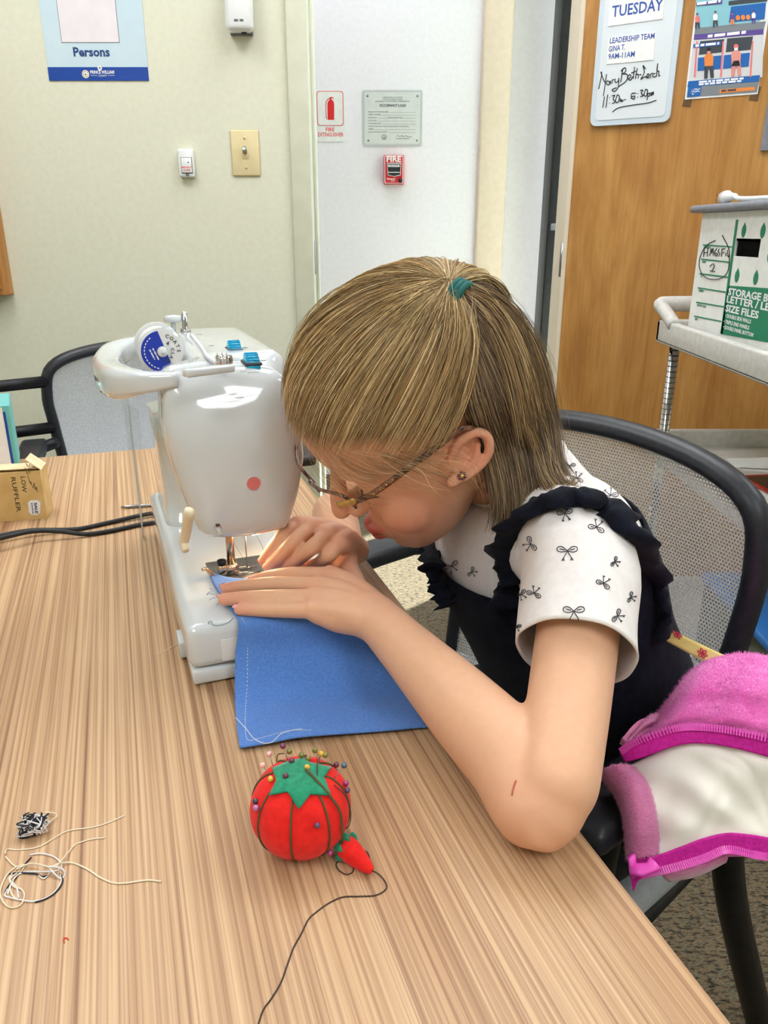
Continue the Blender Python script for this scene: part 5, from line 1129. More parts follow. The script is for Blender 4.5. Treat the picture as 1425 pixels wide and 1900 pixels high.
# nose, lips, cheeks, lids, chin
parts.append(hg(capsule([(.080,.026,0),(.0895,.011,0),(.0985,-.006,0),(.1035,-.0175,0)], [.0066,.0068,.0083,.0090], 12, 14)))
for s_ in (-1, 1):
    parts.append(hg(ball((.0895,-.0215,s_*.0100), (.0105,.0070,.0066))))
    parts.append(hg(ball((.055,-.030,s_*.036), (.026,.028,.022), 14, 10)))
    parts.append(hg(ball((.0665,.013,s_*.031), (.0135,.0115,.0155), 14, 10)))
    parts.append(hg(capsule([(.083,.026,s_*.012),(.0815,.031,s_*.03),(.071,.028,s_*.046)], [.0055,.006,.005], 10, 10)))
    # ear: rim, bowl, lobe; leans back
    E_ = lambda a, b_, o=0.0: ((.002 + a*0.84 - b_*0.50), (.001 + b_*(0.70 if b_ > 0 else 0.42) + a*0.42), s_*(.0665 + o*0.8))
    parts.append(hg(capsule([E_(.012,-.006,.004),(E_(.012,.010,.006)),E_(.008,.024,.009),E_(-.004,.031,.012),E_(-.015,.024,.014),E_(-.019,.008,.014),E_(-.015,-.008,.012),E_(-.006,-.020,.009),E_(.004,-.026,.007)], [.0034,.0036,.0038,.004,.0041,.004,.0038,.0042,.0046], 10, 40)))
    parts.append(hg(tube([E_(-.002,.004,-.006),E_(-.003,.004,.006)], [.017,.015], 16, flat=(.85,1.25))))
    parts.append(hg(capsule([E_(-.010,.016,.008),E_(-.009,.002,.010),E_(-.003,-.010,.009)], [.003,.0032,.003], 8, 12)))
    parts.append(hg(ball(E_(.013,-.004,.003), (.005,.006,.005))))
parts.append(hg(capsule([(.0790,-.0560,-.018),(.0905,-.0522,-.008),(.0930,-.0537,0),(.0905,-.0522,.008),(.0790,-.0560,.018)], [.0026,.0044,.0046,.0044,.0026], 10, 20)))
parts.append(hg(capsule([(.0790,-.0590,-.016),(.0895,-.0622,-.007),(.0918,-.0630,0),(.0895,-.0622,.007),(.0790,-.0590,.016)], [.0026,.0046,.005,.0046,.0026], 10, 20)))
parts.append(hg(ball((.0800,-.0575,0), (.0110,.017,.021), 14, 10)))
parts.append(hg(ball((.070,-.0835,0), (.0135,.013,.018), 14, 10)))
# neck and trunk
SN = P(1066,1030,.675); SF = V(.066,.880,.885)
neck0 = hp(-.022,-.045); nb_ = V(.128,.766,.893)
parts.append(capsule([neck0, neck0.lerp(nb_, .5)+V(-.004,0,0), nb_, V(.16,.78,.85)], [.047,.045,.050,.062], 20, 24))
parts.append(capsule([V(.16,.775,.84),V(.205,.785,.74),V(.235,.80,.62),V(.25,.81,.53)], [.060,.074,.078,.090], 20, 24))
parts.append(capsule([SN+V(-.004,.012,-.004), V(.130,.768,.858), SF], [.028,.044,.030], 16, 16))
# near (left) arm
EL = T(1014, 1474, TZ+0.037); WR = T(690, 1138, 0.806)
parts.append(capsule([SN, SN.lerp(EL,.25)+V(.008,-.004,.006), SN.lerp(EL,.6)+V(.007,-.006,.002), EL+V(.006,-.002,.012)], [.033,.0335,.0315,.0285], 24, 30))
EB = T(996, 1500, TZ+0.031)
parts.append(capsule([EL+V(.004,0,.010), EB, EL.lerp(WR,.16)+V(0,0,-.002), EL.lerp(WR,.40), EL.lerp(WR,.75), WR], [.028,.0295,.0335,.0315,.0245,.0205], 20, 30))
# far (right) arm
ER = T(622, 948, 0.775); WF = T(642, 1012, 0.812)
parts.append(capsule([SF, SF.lerp(ER,.5)+V(-.01,.02,0), ER], [.034,.030,.027], 16, 20))
parts.append(capsule([ER, ER.lerp(WF,.35)+V(-.004,0,.006), WF], [.027,.0285,.019], 16, 20))
# legs under the table
HPc = V(.25,.81,.53)
for s_ in (-1, 1):
    lat = V(-.5,.866,0)*s_
    hip = HPc + lat*.075 - V(0,0,.02); kn = hip + V(-.80,-.50,0)*.34 + lat*.02 + V(0,0,.0)
    parts.append(capsule([hip, hip.lerp(kn,.5), kn], [.066,.060,.046], 16, 20))
    an = V(kn.x+.03, kn.y+.02, .075)
    parts.append(capsule([kn, kn.lerp(an,.35)+V(.012,.006,0), an], [.046,.043,.028], 16, 20))
    parts.append(capsule([an+V(.015,.01,-.03), an+V(-.06,-.04,-.04), an+V(-.115,-.075,-.048)], [.030,.028,.020], 12, 12))
# hands
FINGERS = []     # (tip, direction, radius) for the nails
def finger(pts, r0, r1, n=12):
    P_ = [Vector(p) for p in pts]; k = len(P_)
    rr = [r0 + (r1-r0)*i/(k-1) for i in range(k)]; rr[-2] *= 1.03
    parts.append(capsule(P_, rr, n, 22)); FINGERS.append((P_[-1], (P_[-1]-P_[-2]).normalized(), rr[-1]))
MCn = [T(612,1068,.818), T(590,1088,.818), T(580,1110,.815), T(583,1132,.810)]
finger([MCn[0], T(545,1066,.816), T(500,1071,.809), T(474,1077,.8035)], .0088, .0062)
finger([MCn[1], T(520,1084,.815), T(462,1088,.809), T(421,1093,.8030)], .0090, .0063)
finger([MCn[2], T(512,1109,.813), T(455,1110,.807), T(416,1112,.8025)], .0088, .0062)
finger([MCn[3], T(530,1132,.808), T(478,1131,.804), T(445,1131,.8015)], .0082, .0058)
for k, q in enumerate(MCn):
    parts.append(capsule([WR + (q-MCn[1])*.35 + V(0,0,-.002), WR.lerp(q,.5)+(q-MCn[1])*.12+V(0,0,.003), q], [.0165,.0145,.0105], 14, 16))
parts.append(capsule([WR+V(0,0,-.004), WR.lerp(MCn[3],.55)+V(0.004,-.004,-.004), MCn[3]+V(.004,-.002,-.002)], [.0175,.0155,.0105], 14, 14))
finger([WR.lerp(MCn[0],.25)+V(.0,.012,-.004), T(640,1052,.806), T(585,1052,.803), T(548,1058,.802)], .0125, .0070)
MCf = [T(553,975,.846), T(577,980,.848), T(606,992,.846), T(632,1008,.838)]
finger([MCf[0], T(528,992,.842), T(505,1020,.822), T(489,1041,.8045)], .0088, .0062)
finger([MCf[1], T(548,1003,.842), T(520,1032,.820), T(499,1052,.8045)], .0090, .0063)
finger([MCf[2], T(580,1015,.840), T(552,1038,.820), T(529,1053,.8045)], .0088, .0062)
finger([MCf[3], T(612,1030,.832), T(592,1044,.816), T(575,1052,.806)], .0080, .0057)
for k, q in enumerate(MCf):
    parts.append(capsule([WF+(q-MCf[1])*.3, WF.lerp(q,.5)+(q-MCf[1])*.1+V(0,0,.004), q], [.0165,.0150,.0108], 14, 16))
finger([WF.lerp(MCf[3],.2)+V(.002,-.010,-.006), T(648,1048,.812), T(636,1062,.806), T(622,1068,.8035)], .0105, .0068)
body = obj('body', join(*parts), 'skin', girl)
md = body.modifiers.new('skin', 'REMESH'); md.mode = 'VOXEL'; md.voxel_size = 0.0016; md.use_smooth_shade = True
ms = body.modifiers.new('soft', 'SMOOTH'); ms.factor = 0.5; ms.iterations = 3
apply_mods(body)
# even out the arm away from the hand
vg = body.vertex_groups.new(name='arm'); c_ = np.empty(len(body.data.vertices)*3); body.data.vertices.foreach_get('co', c_); c_ = c_.reshape(-1,3)
def segd(a, b_):
    a, b_ = np.array(a), np.array(b_); d_ = b_-a; t_ = np.clip((c_-a)@d_/(d_@d_), 0, 1); return np.linalg.norm(c_-a-t_[:,None]*d_, axis=1)
near_arm = np.minimum(segd(SN, EL), segd(EL, EL.lerp(WR,.85))) < .055
q_ = np.array(HI); l_ = c_ @ q_[:3,:3].T + q_[:3,3]
cheek = (l_[:,0] > .005) & (l_[:,0] < .079) & (l_[:,1] > -.085) & (l_[:,1] < -.004) & (np.abs(l_[:,2]) > .024) & (np.abs(l_[:,2]) < .066) & (np.linalg.norm(l_, axis=1) < .13)
vg.add(np.nonzero(near_arm | cheek)[0].tolist(), 1.0, 'REPLACE')
ms = body.modifiers.new('soft', 'SMOOTH'); ms.factor = 0.6; ms.iterations = 45; ms.vertex_group = 'arm'
apply_mods(body)
# natural skin colouring: lips, cheeks, ears, knuckles, brows
nv = len(body.data.vertices); co = np.empty(nv*3); body.data.vertices.foreach_get('co', co); co = co.reshape(-1,3)
hi = np.array(HI); lc = co @ hi[:3,:3].T + hi[:3,3]
def blob(c, r): d = (lc-np.array(c))/np.array(r); return np.exp(-(d*d).sum(1))
base = np.tile(np.array(lin((230,182,148))[:3]), (nv,1))
def tint(w, c):
    global base
    w = np.clip(w, 0, 1)[:,None]; base = base*(1-w) + np.array(lin(c)[:3])*w
head_w = 1/(1+np.exp(-(0.16-np.linalg.norm(lc-np.array((.01,.02,0)),axis=1))/0.008)); tint(head_w*0.5, (228,172,142))
for s_ in (-1,1):
    tint(0.55*blob((.06,-.03,s_*.045), (.025,.022,.025)), (226,140,118)); tint(0.5*blob((-.008,.002,s_*.078), (.03,.036,.014)), (226,140,120))
tint(0.35*blob((.10,-.018,0), (.012,.014,.014)), (224,140,120))
lipw = np.maximum(blob((.0935,-.0525,0), (.0130,.0050,.019)), blob((.0930,-.0640,0), (.0130,.0066,.0180))); tint(np.clip(lipw*1.7,0,1)*0.9, (196,84,84))
tint(np.clip(blob((.095,-.0583,0),(.012,.0010,.017))*1.2,0,1), (110,44,44))
for s_ in (-1,1):
    for t_ in np.linspace(0,1,5):
        tint(0.22*blob((.0865-.017*t_**2,.0385+.003*math.sin(t_*2.6),s_*(.014+.032*t_)), (.006,.0026,.006)), (140,100,70))
for p_, d_, r_ in FINGERS:
    dd = np.linalg.norm(co-np.array(p_), axis=1); tint(0.45*np.exp(-(dd/0.016)**2), (232,150,136))
for q in MCn+MCf:
    dd = np.linalg.norm(co-np.array(q), axis=1); tint(0.22*np.exp(-(dd/0.012)**2), (230,150,130))
dd = np.linalg.norm(co-np.array(EB), axis=1); tint(0.35*np.exp(-(dd/0.03)**2), (226,150,124))
ca = body.data.color_attributes.new('tone', 'FLOAT_COLOR', 'POINT')
ca.data.foreach_set('color', np.c_[base, np.ones(nv)].ravel().astype(np.float32))
BB = BVHTree.FromPolygons([Vector(p) for p in co], [tuple(p.vertices) for p in body.data.polygons])
def surf(bv, u_, v_, off=0.0005):
    r_ = ray(u_, v_).normalized(); h = bv.ray_cast(CAM, r_)
    if h[0] is None: return None
    n_ = h[1] if h[1].dot(r_) < 0 else -h[1]
    return h[0]+n_*off, n_
# nails
for k, (p_, d_, r_) in enumerate(FINGERS):
    up = V(0,0,1) - d_*d_.z; up = up.normalized(); sd = d_.cross(up)
    Mn = Matrix((sd, d_, up)).transposed().to_4x4(); Mn.translation = p_ + d_*(r_*0.42) + up*(r_*0.62)
    nl = obj('fingernail', xf(ball((0,0,0), (r_*0.66, r_*0.80, r_*0.34), 14, 8), Mn), 'nail', girl)
    if k in (1,2,3,5,6): obj('nail_polish', xf(ball((0.0005,0.0,r_*0.27), (r_*0.20, r_*0.22, r_*0.12), 8, 6), Mn), 'polish_red', nl)
# lashes
for s_ in (-1, 1):
    obj('eyelash', hg(tube([(.0755,.0060,s_*.018),(.0805,.0025,s_*.026),(.0805,.0020,s_*.034),(.0720,.0040,s_*.0455)], [.0007,.0012,.0013,.0008], 6, res=16)), 'lash', girl)
sc_ = [surf(BB, u_, v_) for u_, v_ in ((950,1476),(953,1462),(958,1448))]
obj('scratch', tube([s_[0] for s_ in sc_], 0.0006, 5, res=10), 'scratch', girl)
e_ = surf(BB, 857, 884, 0.001)
if e_: 
    er = obj('earring', ball(e_[0], 0.0028, 10, 8), 'gold', girl)
    for k in range(6):
        a_ = k*math.pi/3; x_ = e_[1].orthogonal().normalized(); y_ = e_[1].cross(x_); obj('earring_petal', ball(e_[0]+(x_*math.cos(a_)+y_*math.sin(a_))*0.0027+e_[1]*0.001, 0.0015, 8, 6), 'pin_wine', er)

# ------------------------------------------------------------------ hair
EC = (-.004, .028, 0); ER_ = (.110, .107, .0825)           # outer hair shape in head measure
def ell(u_, v_, k=1.0):
    """spot on the near side of the hair shape; its rim for spots outside"""
    o_ = HI @ CAM; d_ = (HI.to_3x3() @ ray(u_, v_))
    oo = V(*[(o_[i]-EC[i])/(ER_[i]*k) for i in range(3)]); ds = V(*[d_[i]/(ER_[i]*k) for i in range(3)])
    a = ds.dot(ds); b_ = oo.dot(ds); c_ = oo.dot(oo)-1; q = b_*b_-a*c_
    t_ = (-b_ - math.sqrt(q))/a if q > 0 else -b_/a
    return CAM + ray(u_, v_)*t_
def G_(pts):
    out = []
    for p in pts:
        if isinstance(p, Vector): out.append(p)
        elif len(p) == 2: out.append(ell(*p))
        else: out.append(P(*p))
    return out
TL = V(-.060, .1065, .028)                                     # where the hair is tied, in head measure
def dirn(p): return V(*[(p[i]-EC[i])/ER_[i] for i in range(3)])
def arc(root, bulge=.03, n=11, sweep=0.0):
    a = dirn(root).normalized(); b_ = dirn(TL).normalized(); om = math.acos(max(-1, min(1, a.dot(b_)))); out = []
    for k in range(n):
        t_ = -.18 + 1.18*k/(n-1); d_ = (a*math.sin((1-t_)*om) + b_*math.sin(t_*om))/math.sin(om)*(1 + bulge*math.sin(math.pi*max(0,t_)) + .02*t_)
        if sweep:      # combed forward at the root, then back
            ln_ = d_.length; d_ = d_ + V(sweep, -.10*sweep, 0)*max(0.0, 1-t_/.65)**2; d_ = d_.normalized()*ln_
        out.append(HM @ V(*[EC[i]+ER_[i]*d_[i] for i in range(3)]))
    return out
roots = [(.086,.088,-.060),(.090,.090,-.03),(.092,.090,0),(.090,.090,.022),(.081,.089,.042),(.065,.085,.058),(.046,.077,.070),(.026,.066,.078),(.007,.054,.081),(-.010,.043,.082)]
front = [arc((r_[0]-.020*max(0,r_[2])/.06, r_[1]+.004, r_[2]), sweep=.30*min(1, max(0, r_[2])/.05)) for r_ in roots]
dB = .735
back = [[(836,556),(842,610),(850,680),(862,750),(885,810,.672),(905,870,.676),(915,935,.690),(905,985,.700)],
        [(838,556),(855,610),(872,680),(890,750),(912,815,.680),(930,880,.686),(940,950,.700),(935,1003,.712)],
        [(839,555),(868,608),(895,675),(920,745),(942,815,.686),(958,880,.688),(965,945,.692),(952,1002,.700)],
        [(840,553),(882,600),(918,665),(948,735),(970,805,.695),(985,865,.694),(992,925,.692),(978,978,.696)],
        [(841,550),(895,590),(940,650),(973,720),(995,790,.700),(1008,845,.698),(1015,895,.694),(1008,942,.694)],
        [(842,546),(905,575),(958,630),(990,700),(1012,770,.715),(1022,825,.712),(1028,872,.706),(1052,914,.700)],
        [(843,540),(910,555),(965,605),(1000,670),(1020,745,.730),(1030,805,.728),(1034,858,.722),(1056,890,.712)],
        [(838,522),(900,528),(958,578),(1001,650),(1021,732,.742),(1032,800,.740),(1037,850,.735),(1060,882,.722)]]
TW = HM @ (TL*1.02)
tail = [[TW, ell(868,530,1.05), ell(925,556,1.05), ell(972,610,1.05), ell(1000,690,1.06), ell(1018,775,1.06)], [TW, ell(872,540,1.05), ell(922,575,1.06), ell(958,640,1.06), ell(982,720,1.06), ell(998,800,1.06)], [TW, ell(862,555,1.04), ell(900,600,1.05), ell(930,670,1.05), ell(950,750,1.05), ell(962,830,1.06)]]
wisps = [[(565,770),(600,790,.652),(640,800,.648),(700,820,.646),(760,835,.648),(815,830,.65)], [(560,790),(575,830,.66),(590,870,.655),(625,905,.648),(660,925,.645),(690,930,.645)],
         [(600,780),(640,815,.645),(690,840,.643),(740,860,.645),(790,862,.65),(820,850,.655)], [(700,800),(750,830,.645),(800,850,.645),(840,860,.640),(870,890,.645),(885,930,.66)]]
def strands(guides, n, N, rad, jit, tones, seed, tip=0.25, cl=0.5, start=0.0, full=False, pinch=False):
    rng = np.random.default_rng(seed)
    g = np.array([[np.array(p) for p in catmull([tuple(q) for q in G_(x)], N)] for x in guides])     # (G,N,3)
    m_ = len(g)-1; t_ = rng.random(n)*m_
    nc = max(3, n//22); cs_ = np.sort(rng.random(nc)*m_); ci = np.abs(t_[:,None]-cs_[None]).argmin(1); near = cs_[ci]; cf = rng.uniform(0.72,1.32,nc)[ci][:,None]
    s = np.linspace(0,1,N)[None,:]
    tt_ = t_[:,None]*(1-cl*s**0.8) + near[:,None]*cl*s**0.8
    i0 = np.clip(tt_.astype(int),0,m_-1); fr_ = (tt_-i0)[...,None]; k = np.arange(N)[None,:]
    p = g[i0,k]*(1-fr_) + g[np.minimum(i0+1,m_),k]*fr_
    ph = rng.random((n,1))*6.28; fq = rng.uniform(1.2,3.2,(n,1))
    env = (1.0-0.75*s[...,None]) if pinch else (0.35+0.65*s[...,None])
    off = rng.normal(0,1,(n,1,3))*jit*env
    wob = np.sin(ph+fq*3*s)[...,None]*rng.normal(0,1,(n,1,3))*jit*0.5
    p = p + off + wob
    ln = np.ones(n)*0.995 if full else rng.uniform(0.80,1.0,n)
    st = start(rng, n) if callable(start) else rng.random(n)**2*start
    idx = (st[:,None]+s*(ln-st)[:,None])*(N-1); a = np.clip(idx.astype(int),0,N-2); f_ = (idx-a)[...,None]; r_ = np.arange(n)[:,None]
    p = p[r_,a]*(1-f_)+p[r_,a+1]*f_
    col_ = np.array([lin(c)[:3] for c in tones])[rng.integers(0,len(tones),n)]*rng.uniform(0.8,1.15,(n,1))*cf
    return p, rad*(1-(1-tip)*s**3)*np.clip(.12+s/.20,0,1)*np.ones((n,1))*rng.uniform(0.7,1.2,(n,1)), col_
def hair_mesh(name, sets, par, mirror=True):
    V_, F_, C_ = [], [], []; k0 = 0
    for (p, r, c), mirror in sets:
        if mirror:
            q = p.reshape(-1,3) @ hi[:3,:3].T + hi[:3,3]; q[:,2] *= -1; hm = np.array(HM); q = (q @ hm[:3,:3].T + hm[:3,3]).reshape(p.shape)
            sel = slice(None,None,2); p = np.concatenate([p, q[sel]]); r = np.concatenate([r, r[sel]*1.3]); c = np.concatenate([c, c[sel]])
        n, N = p.shape[:2]
        t_ = np.gradient(p, axis=1); t_ /= np.linalg.norm(t_,axis=2,keepdims=True)+1e-9
        a = np.cross(t_, np.array([.3,.5,.81])); a /= np.linalg.norm(a,axis=2,keepdims=True)+1e-9; b_ = np.cross(t_,a)
        rg = np.stack([p + r[...,None]*(a*math.cos(x)+b_*math.sin(x)) for x in (0,2.094,4.189)],2)      # n,N,3,3
        V_.append(rg.reshape(-1,3)); C_.append(np.repeat(c,N*3,axis=0))
        b0 = k0 + (np.arange(n)[:,None,None]*N + np.arange(N-1)[None,:,None])*3; j = np.arange(3)[None,None,:]; j2 = (j+1)%3
        F_.append(np.stack([b0+j, b0+j2, b0+3+j2, b0+3+j],-1).reshape(-1,4)); k0 += n*N*3
    V_ = np.concatenate(V_); F_ = np.concatenate(F_); C_ = np.concatenate(C_)
    me = bpy.data.meshes.new(name); me.vertices.add(len(V_)); me.vertices.foreach_set('co', V_.ravel().astype(np.float32))
    me.loops.add(F_.size); me.loops.foreach_set('vertex_index', F_.ravel().astype(np.int32)); me.polygons.add(len(F_)); me.polygons.foreach_set('loop_start', np.arange(0,F_.size,4,dtype=np.int32))
    me.polygons.foreach_set('use_smooth', np.ones(len(F_),bool)); me.update(calc_edges=True)
    ca = me.color_attributes.new('tone','FLOAT_COLOR','POINT'); ca.data.foreach_set('color', np.c_[C_,np.ones(len(C_))].ravel().astype(np.float32))
    me.materials.append(MATS['hair']); return link(bpy.data.objects.new(name, me), par)
light = [(206,176,126),(178,146,100),(232,206,154),(152,122,82),(194,160,110),(134,106,72),(168,140,104),(242,218,170)]
dark = [(146,124,100),(122,102,80),(168,144,114),(106,88,70),(184,158,124),(136,116,96)]
crown = [arc(r_, .025) for r_ in ((.07,.088,-.075),(.03,.095,-.08),(-.02,.093,-.078),(-.06,.078,-.066),(-.085,.066,-.045),(-.098,.058,-.02),(-.102,.055,.005))]
flip = [[(985,745),(1005,800,.705),(1018,850,.695),(1030,885,.688),(1045,903,.684),(1056,905,.684),(1058,892,.686)], [(995,760),(1015,815,.710),(1028,862,.700),(1040,890,.692),(1054,905,.688),(1064,902,.688),(1064,888,.69)], [(960,770),(985,830,.69),(1000,880,.684),(1018,912,.68),(1038,925,.678),(1052,920,.679),(1055,905,.68)]]
hr = hair_mesh('hair', [(strands(flip, 420, 16, .00040, .0030, dark+light[:2], 31, 0.3, 0.4), False), (strands(crown, 1700, 14, .00040, .0016, light, 21, 0.8, 0.4, .10, True, True), False), (strands(front, 6000, 16, .00036, .0030, light, 1, 0.8, 0.5, lambda g_, n_: np.clip(.1525 + g_.normal(-.004,.046,n_), .02, .4), True, True), False), (strands(front, 1100, 18, .00020, .0040, light, 11, 0.8, 0.1, lambda g_, n_: np.clip(.150 - np.abs(g_.normal(0,.05,n_)), 0, .2), True, True), False), (strands(back, 3200, 16, .00044, .0022, dark, 2, 0.3, 0.6), True), (strands(tail, 900, 14, .00042, .0026, light+dark, 3, 0.3, 0.5), False)], girl)
hr['label'] = 'dark blond hair half tied up'
hair_mesh('loose_hair', [(strands(wisps, 150, 14, .00018, .0085, light, 5, 0.3, 0.0, 0.5), True), (strands(front, 200, 14, .0002, .006, light, 6, 0.3, 0.1, 0.25), False), (strands(back, 170, 16, .0002, .0075, dark, 7, 0.3, 0.1), True)], girl)
# scalp cover below the strands
n1, n2 = 72, 48; vs = []; 
for j in range(n2+1):
    ph = -math.pi/2+math.pi*j/n2
    for i in range(n1):
        th = 2*math.pi*i/n1; vs.append(V(EC[0]+ER_[0]*.965*math.cos(ph)*math.cos(th), EC[1]+ER_[1]*.965*math.sin(ph), EC[2]+ER_[2]*.955*math.cos(ph)*math.sin(th)))
def hairy(c):
    f_, u_ = c.x, c.y
    if f_ > .02: return u_ > .062 + .20*f_
    if f_ > -.035: return u_ > .046 + .3*max(0, f_)
    return u_ > max(-.055, .046 + 3.0*(f_+.035))
fs = [q for q in [(j*n1+i, j*n1+(i+1) % n1, (j+1)*n1+(i+1) % n1, (j+1)*n1+i) for j in range(n2) for i in range(n1)] if hairy((vs[q[0]]+vs[q[2]])/2)]
obj('hair_base', hg((vs, fs)), 'scalp_hair', girl)
# inner mass of the hair hanging behind the neck
gm = [[V(*p) for p in catmull([tuple(q) for q in G_(x)], 14)] for x in back]
inner = [[p + (HT-p).normalized()*0.008 + V(0,.006,0) for p in r_] for r_ in gm]
ih = obj('hair_mass', sheet(net([[tuple(p) for p in r_[:12]] for r_ in inner], 14, 20)), 'scalp_hair', girl)
tp = HM @ (TL*1.015)
ax = (ell(880,560,1.05)-tp).normalized(); up_ = (tp-(HM @ V(*EC))).normalized(); up_ = (up_-ax*up_.dot(ax)).normalized()
obj('hair_tie', join(*[tube([tp + ax*(.012+.004*(k-1)) + up_*(-.002) + (up_*math.cos(a_*0.4189)*.0125 + ax.cross(up_)*math.sin(a_*0.4189)*.0135) for a_ in range(15)], .0030, 6, closed=True) for k in range(3)]), 'hair_tie', girl)

# ------------------------------------------------------------------ glasses
gl = thing('eyeglasses', 'brown tortoiseshell eyeglasses with gold hinge worn by the girl', 'glasses', hp(.09,.02))
def lens_outline(s_, k=1.0, n=28):
    cx, cy = .0315, .0215; out = []
    for i in range(n):
        th = 2*math.pi*i/n; a = .0245*k*math.copysign(abs(math.cos(th))**.7, math.cos(th)); b_ = .0135*k*math.copysign(abs(math.sin(th))**.7, math.sin(th))
        y = cy + b_ + (0.002 if b_ > 0 else 0)*abs(a)/.02
        l_ = cx + a; out.append((.1085 - 2.2*max(0,l_-.012)**2*4.0 - .06*(cy-y), y, s_*l_))
    return out
for s_ in (-1, 1):
    lo_ = lens_outline(s_)
    o = obj('rim', hg(tube(lo_[27:]+lo_[:16], .0016, 8)), 'tortoise', gl)
    obj('lens', hg((lens_outline(s_, .96), [tuple(range(28))])), 'lens_glass', gl)
    he = V(.0945,.0285,s_*.0585)
    tm = obj('temple_arm', hg(tube([he, V(.078,.0275,s_*.0675), V(.044,.029,s_*.0715), V(.012,.030,s_*.0735), V(-.010,.031,s_*.0755), V(-.022,.016,s_*.0755)], [.0021,.0022,.0022,.0021,.002,.0018], 8, res=30, flat=(.75,1.4), up=(0,1,0))), 'tortoise', gl)
    obj('hinge_plate', hg(tube([V(.1005,.0270,s_*.053), V(.096,.0285,s_*.059), V(.088,.029,s_*.0645)], .0027, 8, res=8, flat=(.7,1.4), up=(0,1,0))), 'gold', gl)
    for k in range(4): obj('temple_stud', hg(ball((.074-.006*k,.0280+.0004*k,s_*(.0702+.0004*k)), .0011, 8, 6)), 'gold', tm)
    obj('nose_pad', hg(ball((.0985,.009,s_*.0095), (.0022,.0045,.0016), 10, 8)), 'lens_glass', gl)
obj('bridge', hg(tube([(.1085,.022,-.0075),(.1105,.0245,0),(.1085,.022,.0075)], .0014, 8, res=12)), 'tortoise', gl)

# ------------------------------------------------------------------ shirt and pinafore
LAT = V(-.43,.90,0).normalized()
def ring(c, rl, rf, ax, n=40, e=2.3, lat=LAT):
    c = Vector(c); ax = Vector(ax).normalized(); l_ = (lat - ax*lat.dot(ax)).normalized(); f_ = l_.cross(ax).normalized()
    out = []
    for k in range(n):
        th = 2*math.pi*k/n; co_, si_ = math.cos(th), math.sin(th)
        out.append(c + l_*(rl*math.copysign(abs(co_)**(2/e), co_)) + f_*(rf*math.copysign(abs(si_)**(2/e), si_)))
    return out
TR = [((.260,.812,.470),.142,.125),((.258,.810,.53),.138,.118),((.245,.802,.62),.126,.104),((.210,.788,.70),.122,.098),((.181,.779,.77),.126,.102),((.157,.771,.825),.126,.095),((.143,.768,.862),.114,.079),((.136,.768,.888),.088,.058),((.129,.766,.899),.066,.053)]
def trunk(k0, k1, grow, n=40, sub=5):
    q = catmull([list(c)+[a, b_] for c, a, b_ in TR[k0:k1]], (k1-k0-1)*sub+1); rs = []
    for i, x in enumerate(q):
        a = q[max(0,i-1)]; b_ = q[min(len(q)-1,i+1)]; rs.append(ring(x[:3], x[3]+grow, x[4]+grow, V(*(b_[:3]-a[:3])), n))
    return rs
shirt = obj('shirt', join(loft(trunk(2, 9, 0.0, 48), cap=False), capsule([SN+V(-.006,.008,-.006), V(.140,.768,.852), SF], [.042,.050,.040], 24, 24)), 'shirt_white', girl)
shirt['label'] = 'white shirt printed with small bows'
# sleeves
def sleeve(S, E_, r0, r1, k, k2):
    ax = (E_-S).normalized(); rs = []
    md_ = (V(.128,.766,.880)-S); md_.z = .004; mz = md_*k2
    for t_, r_, o in ((-.16,.034,mz*.55),(-.10,.045,mz*.30),(-.02,.0505,mz*.10),(.10,.0495,V(.002,-.002,0)),(.22,.0475,V(.003,-.003,0)),(.33,.0462,V(.004,-.003,0)),(.44,.0458,V(.006,-.003,0)),(.47,.0460,V(.007,-.003,0))):
        c_ = S.lerp(E_, t_)+o; l_ = ax.orthogonal().normalized(); b_ = ax.cross(l_); ww = []
        for j in range(44):
            th = 2*math.pi*j/44; rr = r_*k*(1+.018*math.sin(3*th+t_*9)+.012*math.sin(7*th+t_*4)); ww.append(c_ + (l_*math.cos(th)+b_*math.sin(th))*rr)
        rs.append(ww)
    return loft(rs, cap=False)
SLV = sleeve(SN+V(.004,-.004,.006), EL, 0, 0, 1.0, 1.0)
sv = obj('sleeve', SLV, 'shirt_white', girl); sv.modifiers.new('s','SUBSURF').levels = 1; solidify(sv, 0.0016, 0)
apply_mods(sv)
sf = obj('sleeve', sleeve(SF+V(.0,.004,.004), ER, 0, 0, .92, 1.0), 'shirt_white', girl); solidify(sf, 0.0016, 0)
obj('collar', tube([p + (p-V(.125,.765,.905)).normalized()*0.002 for p in ring((.129,.766,.8995),.066,.053,V(-.007,-.002,.011),40)], .0026, 8, closed=True), 'shirt_white', girl)
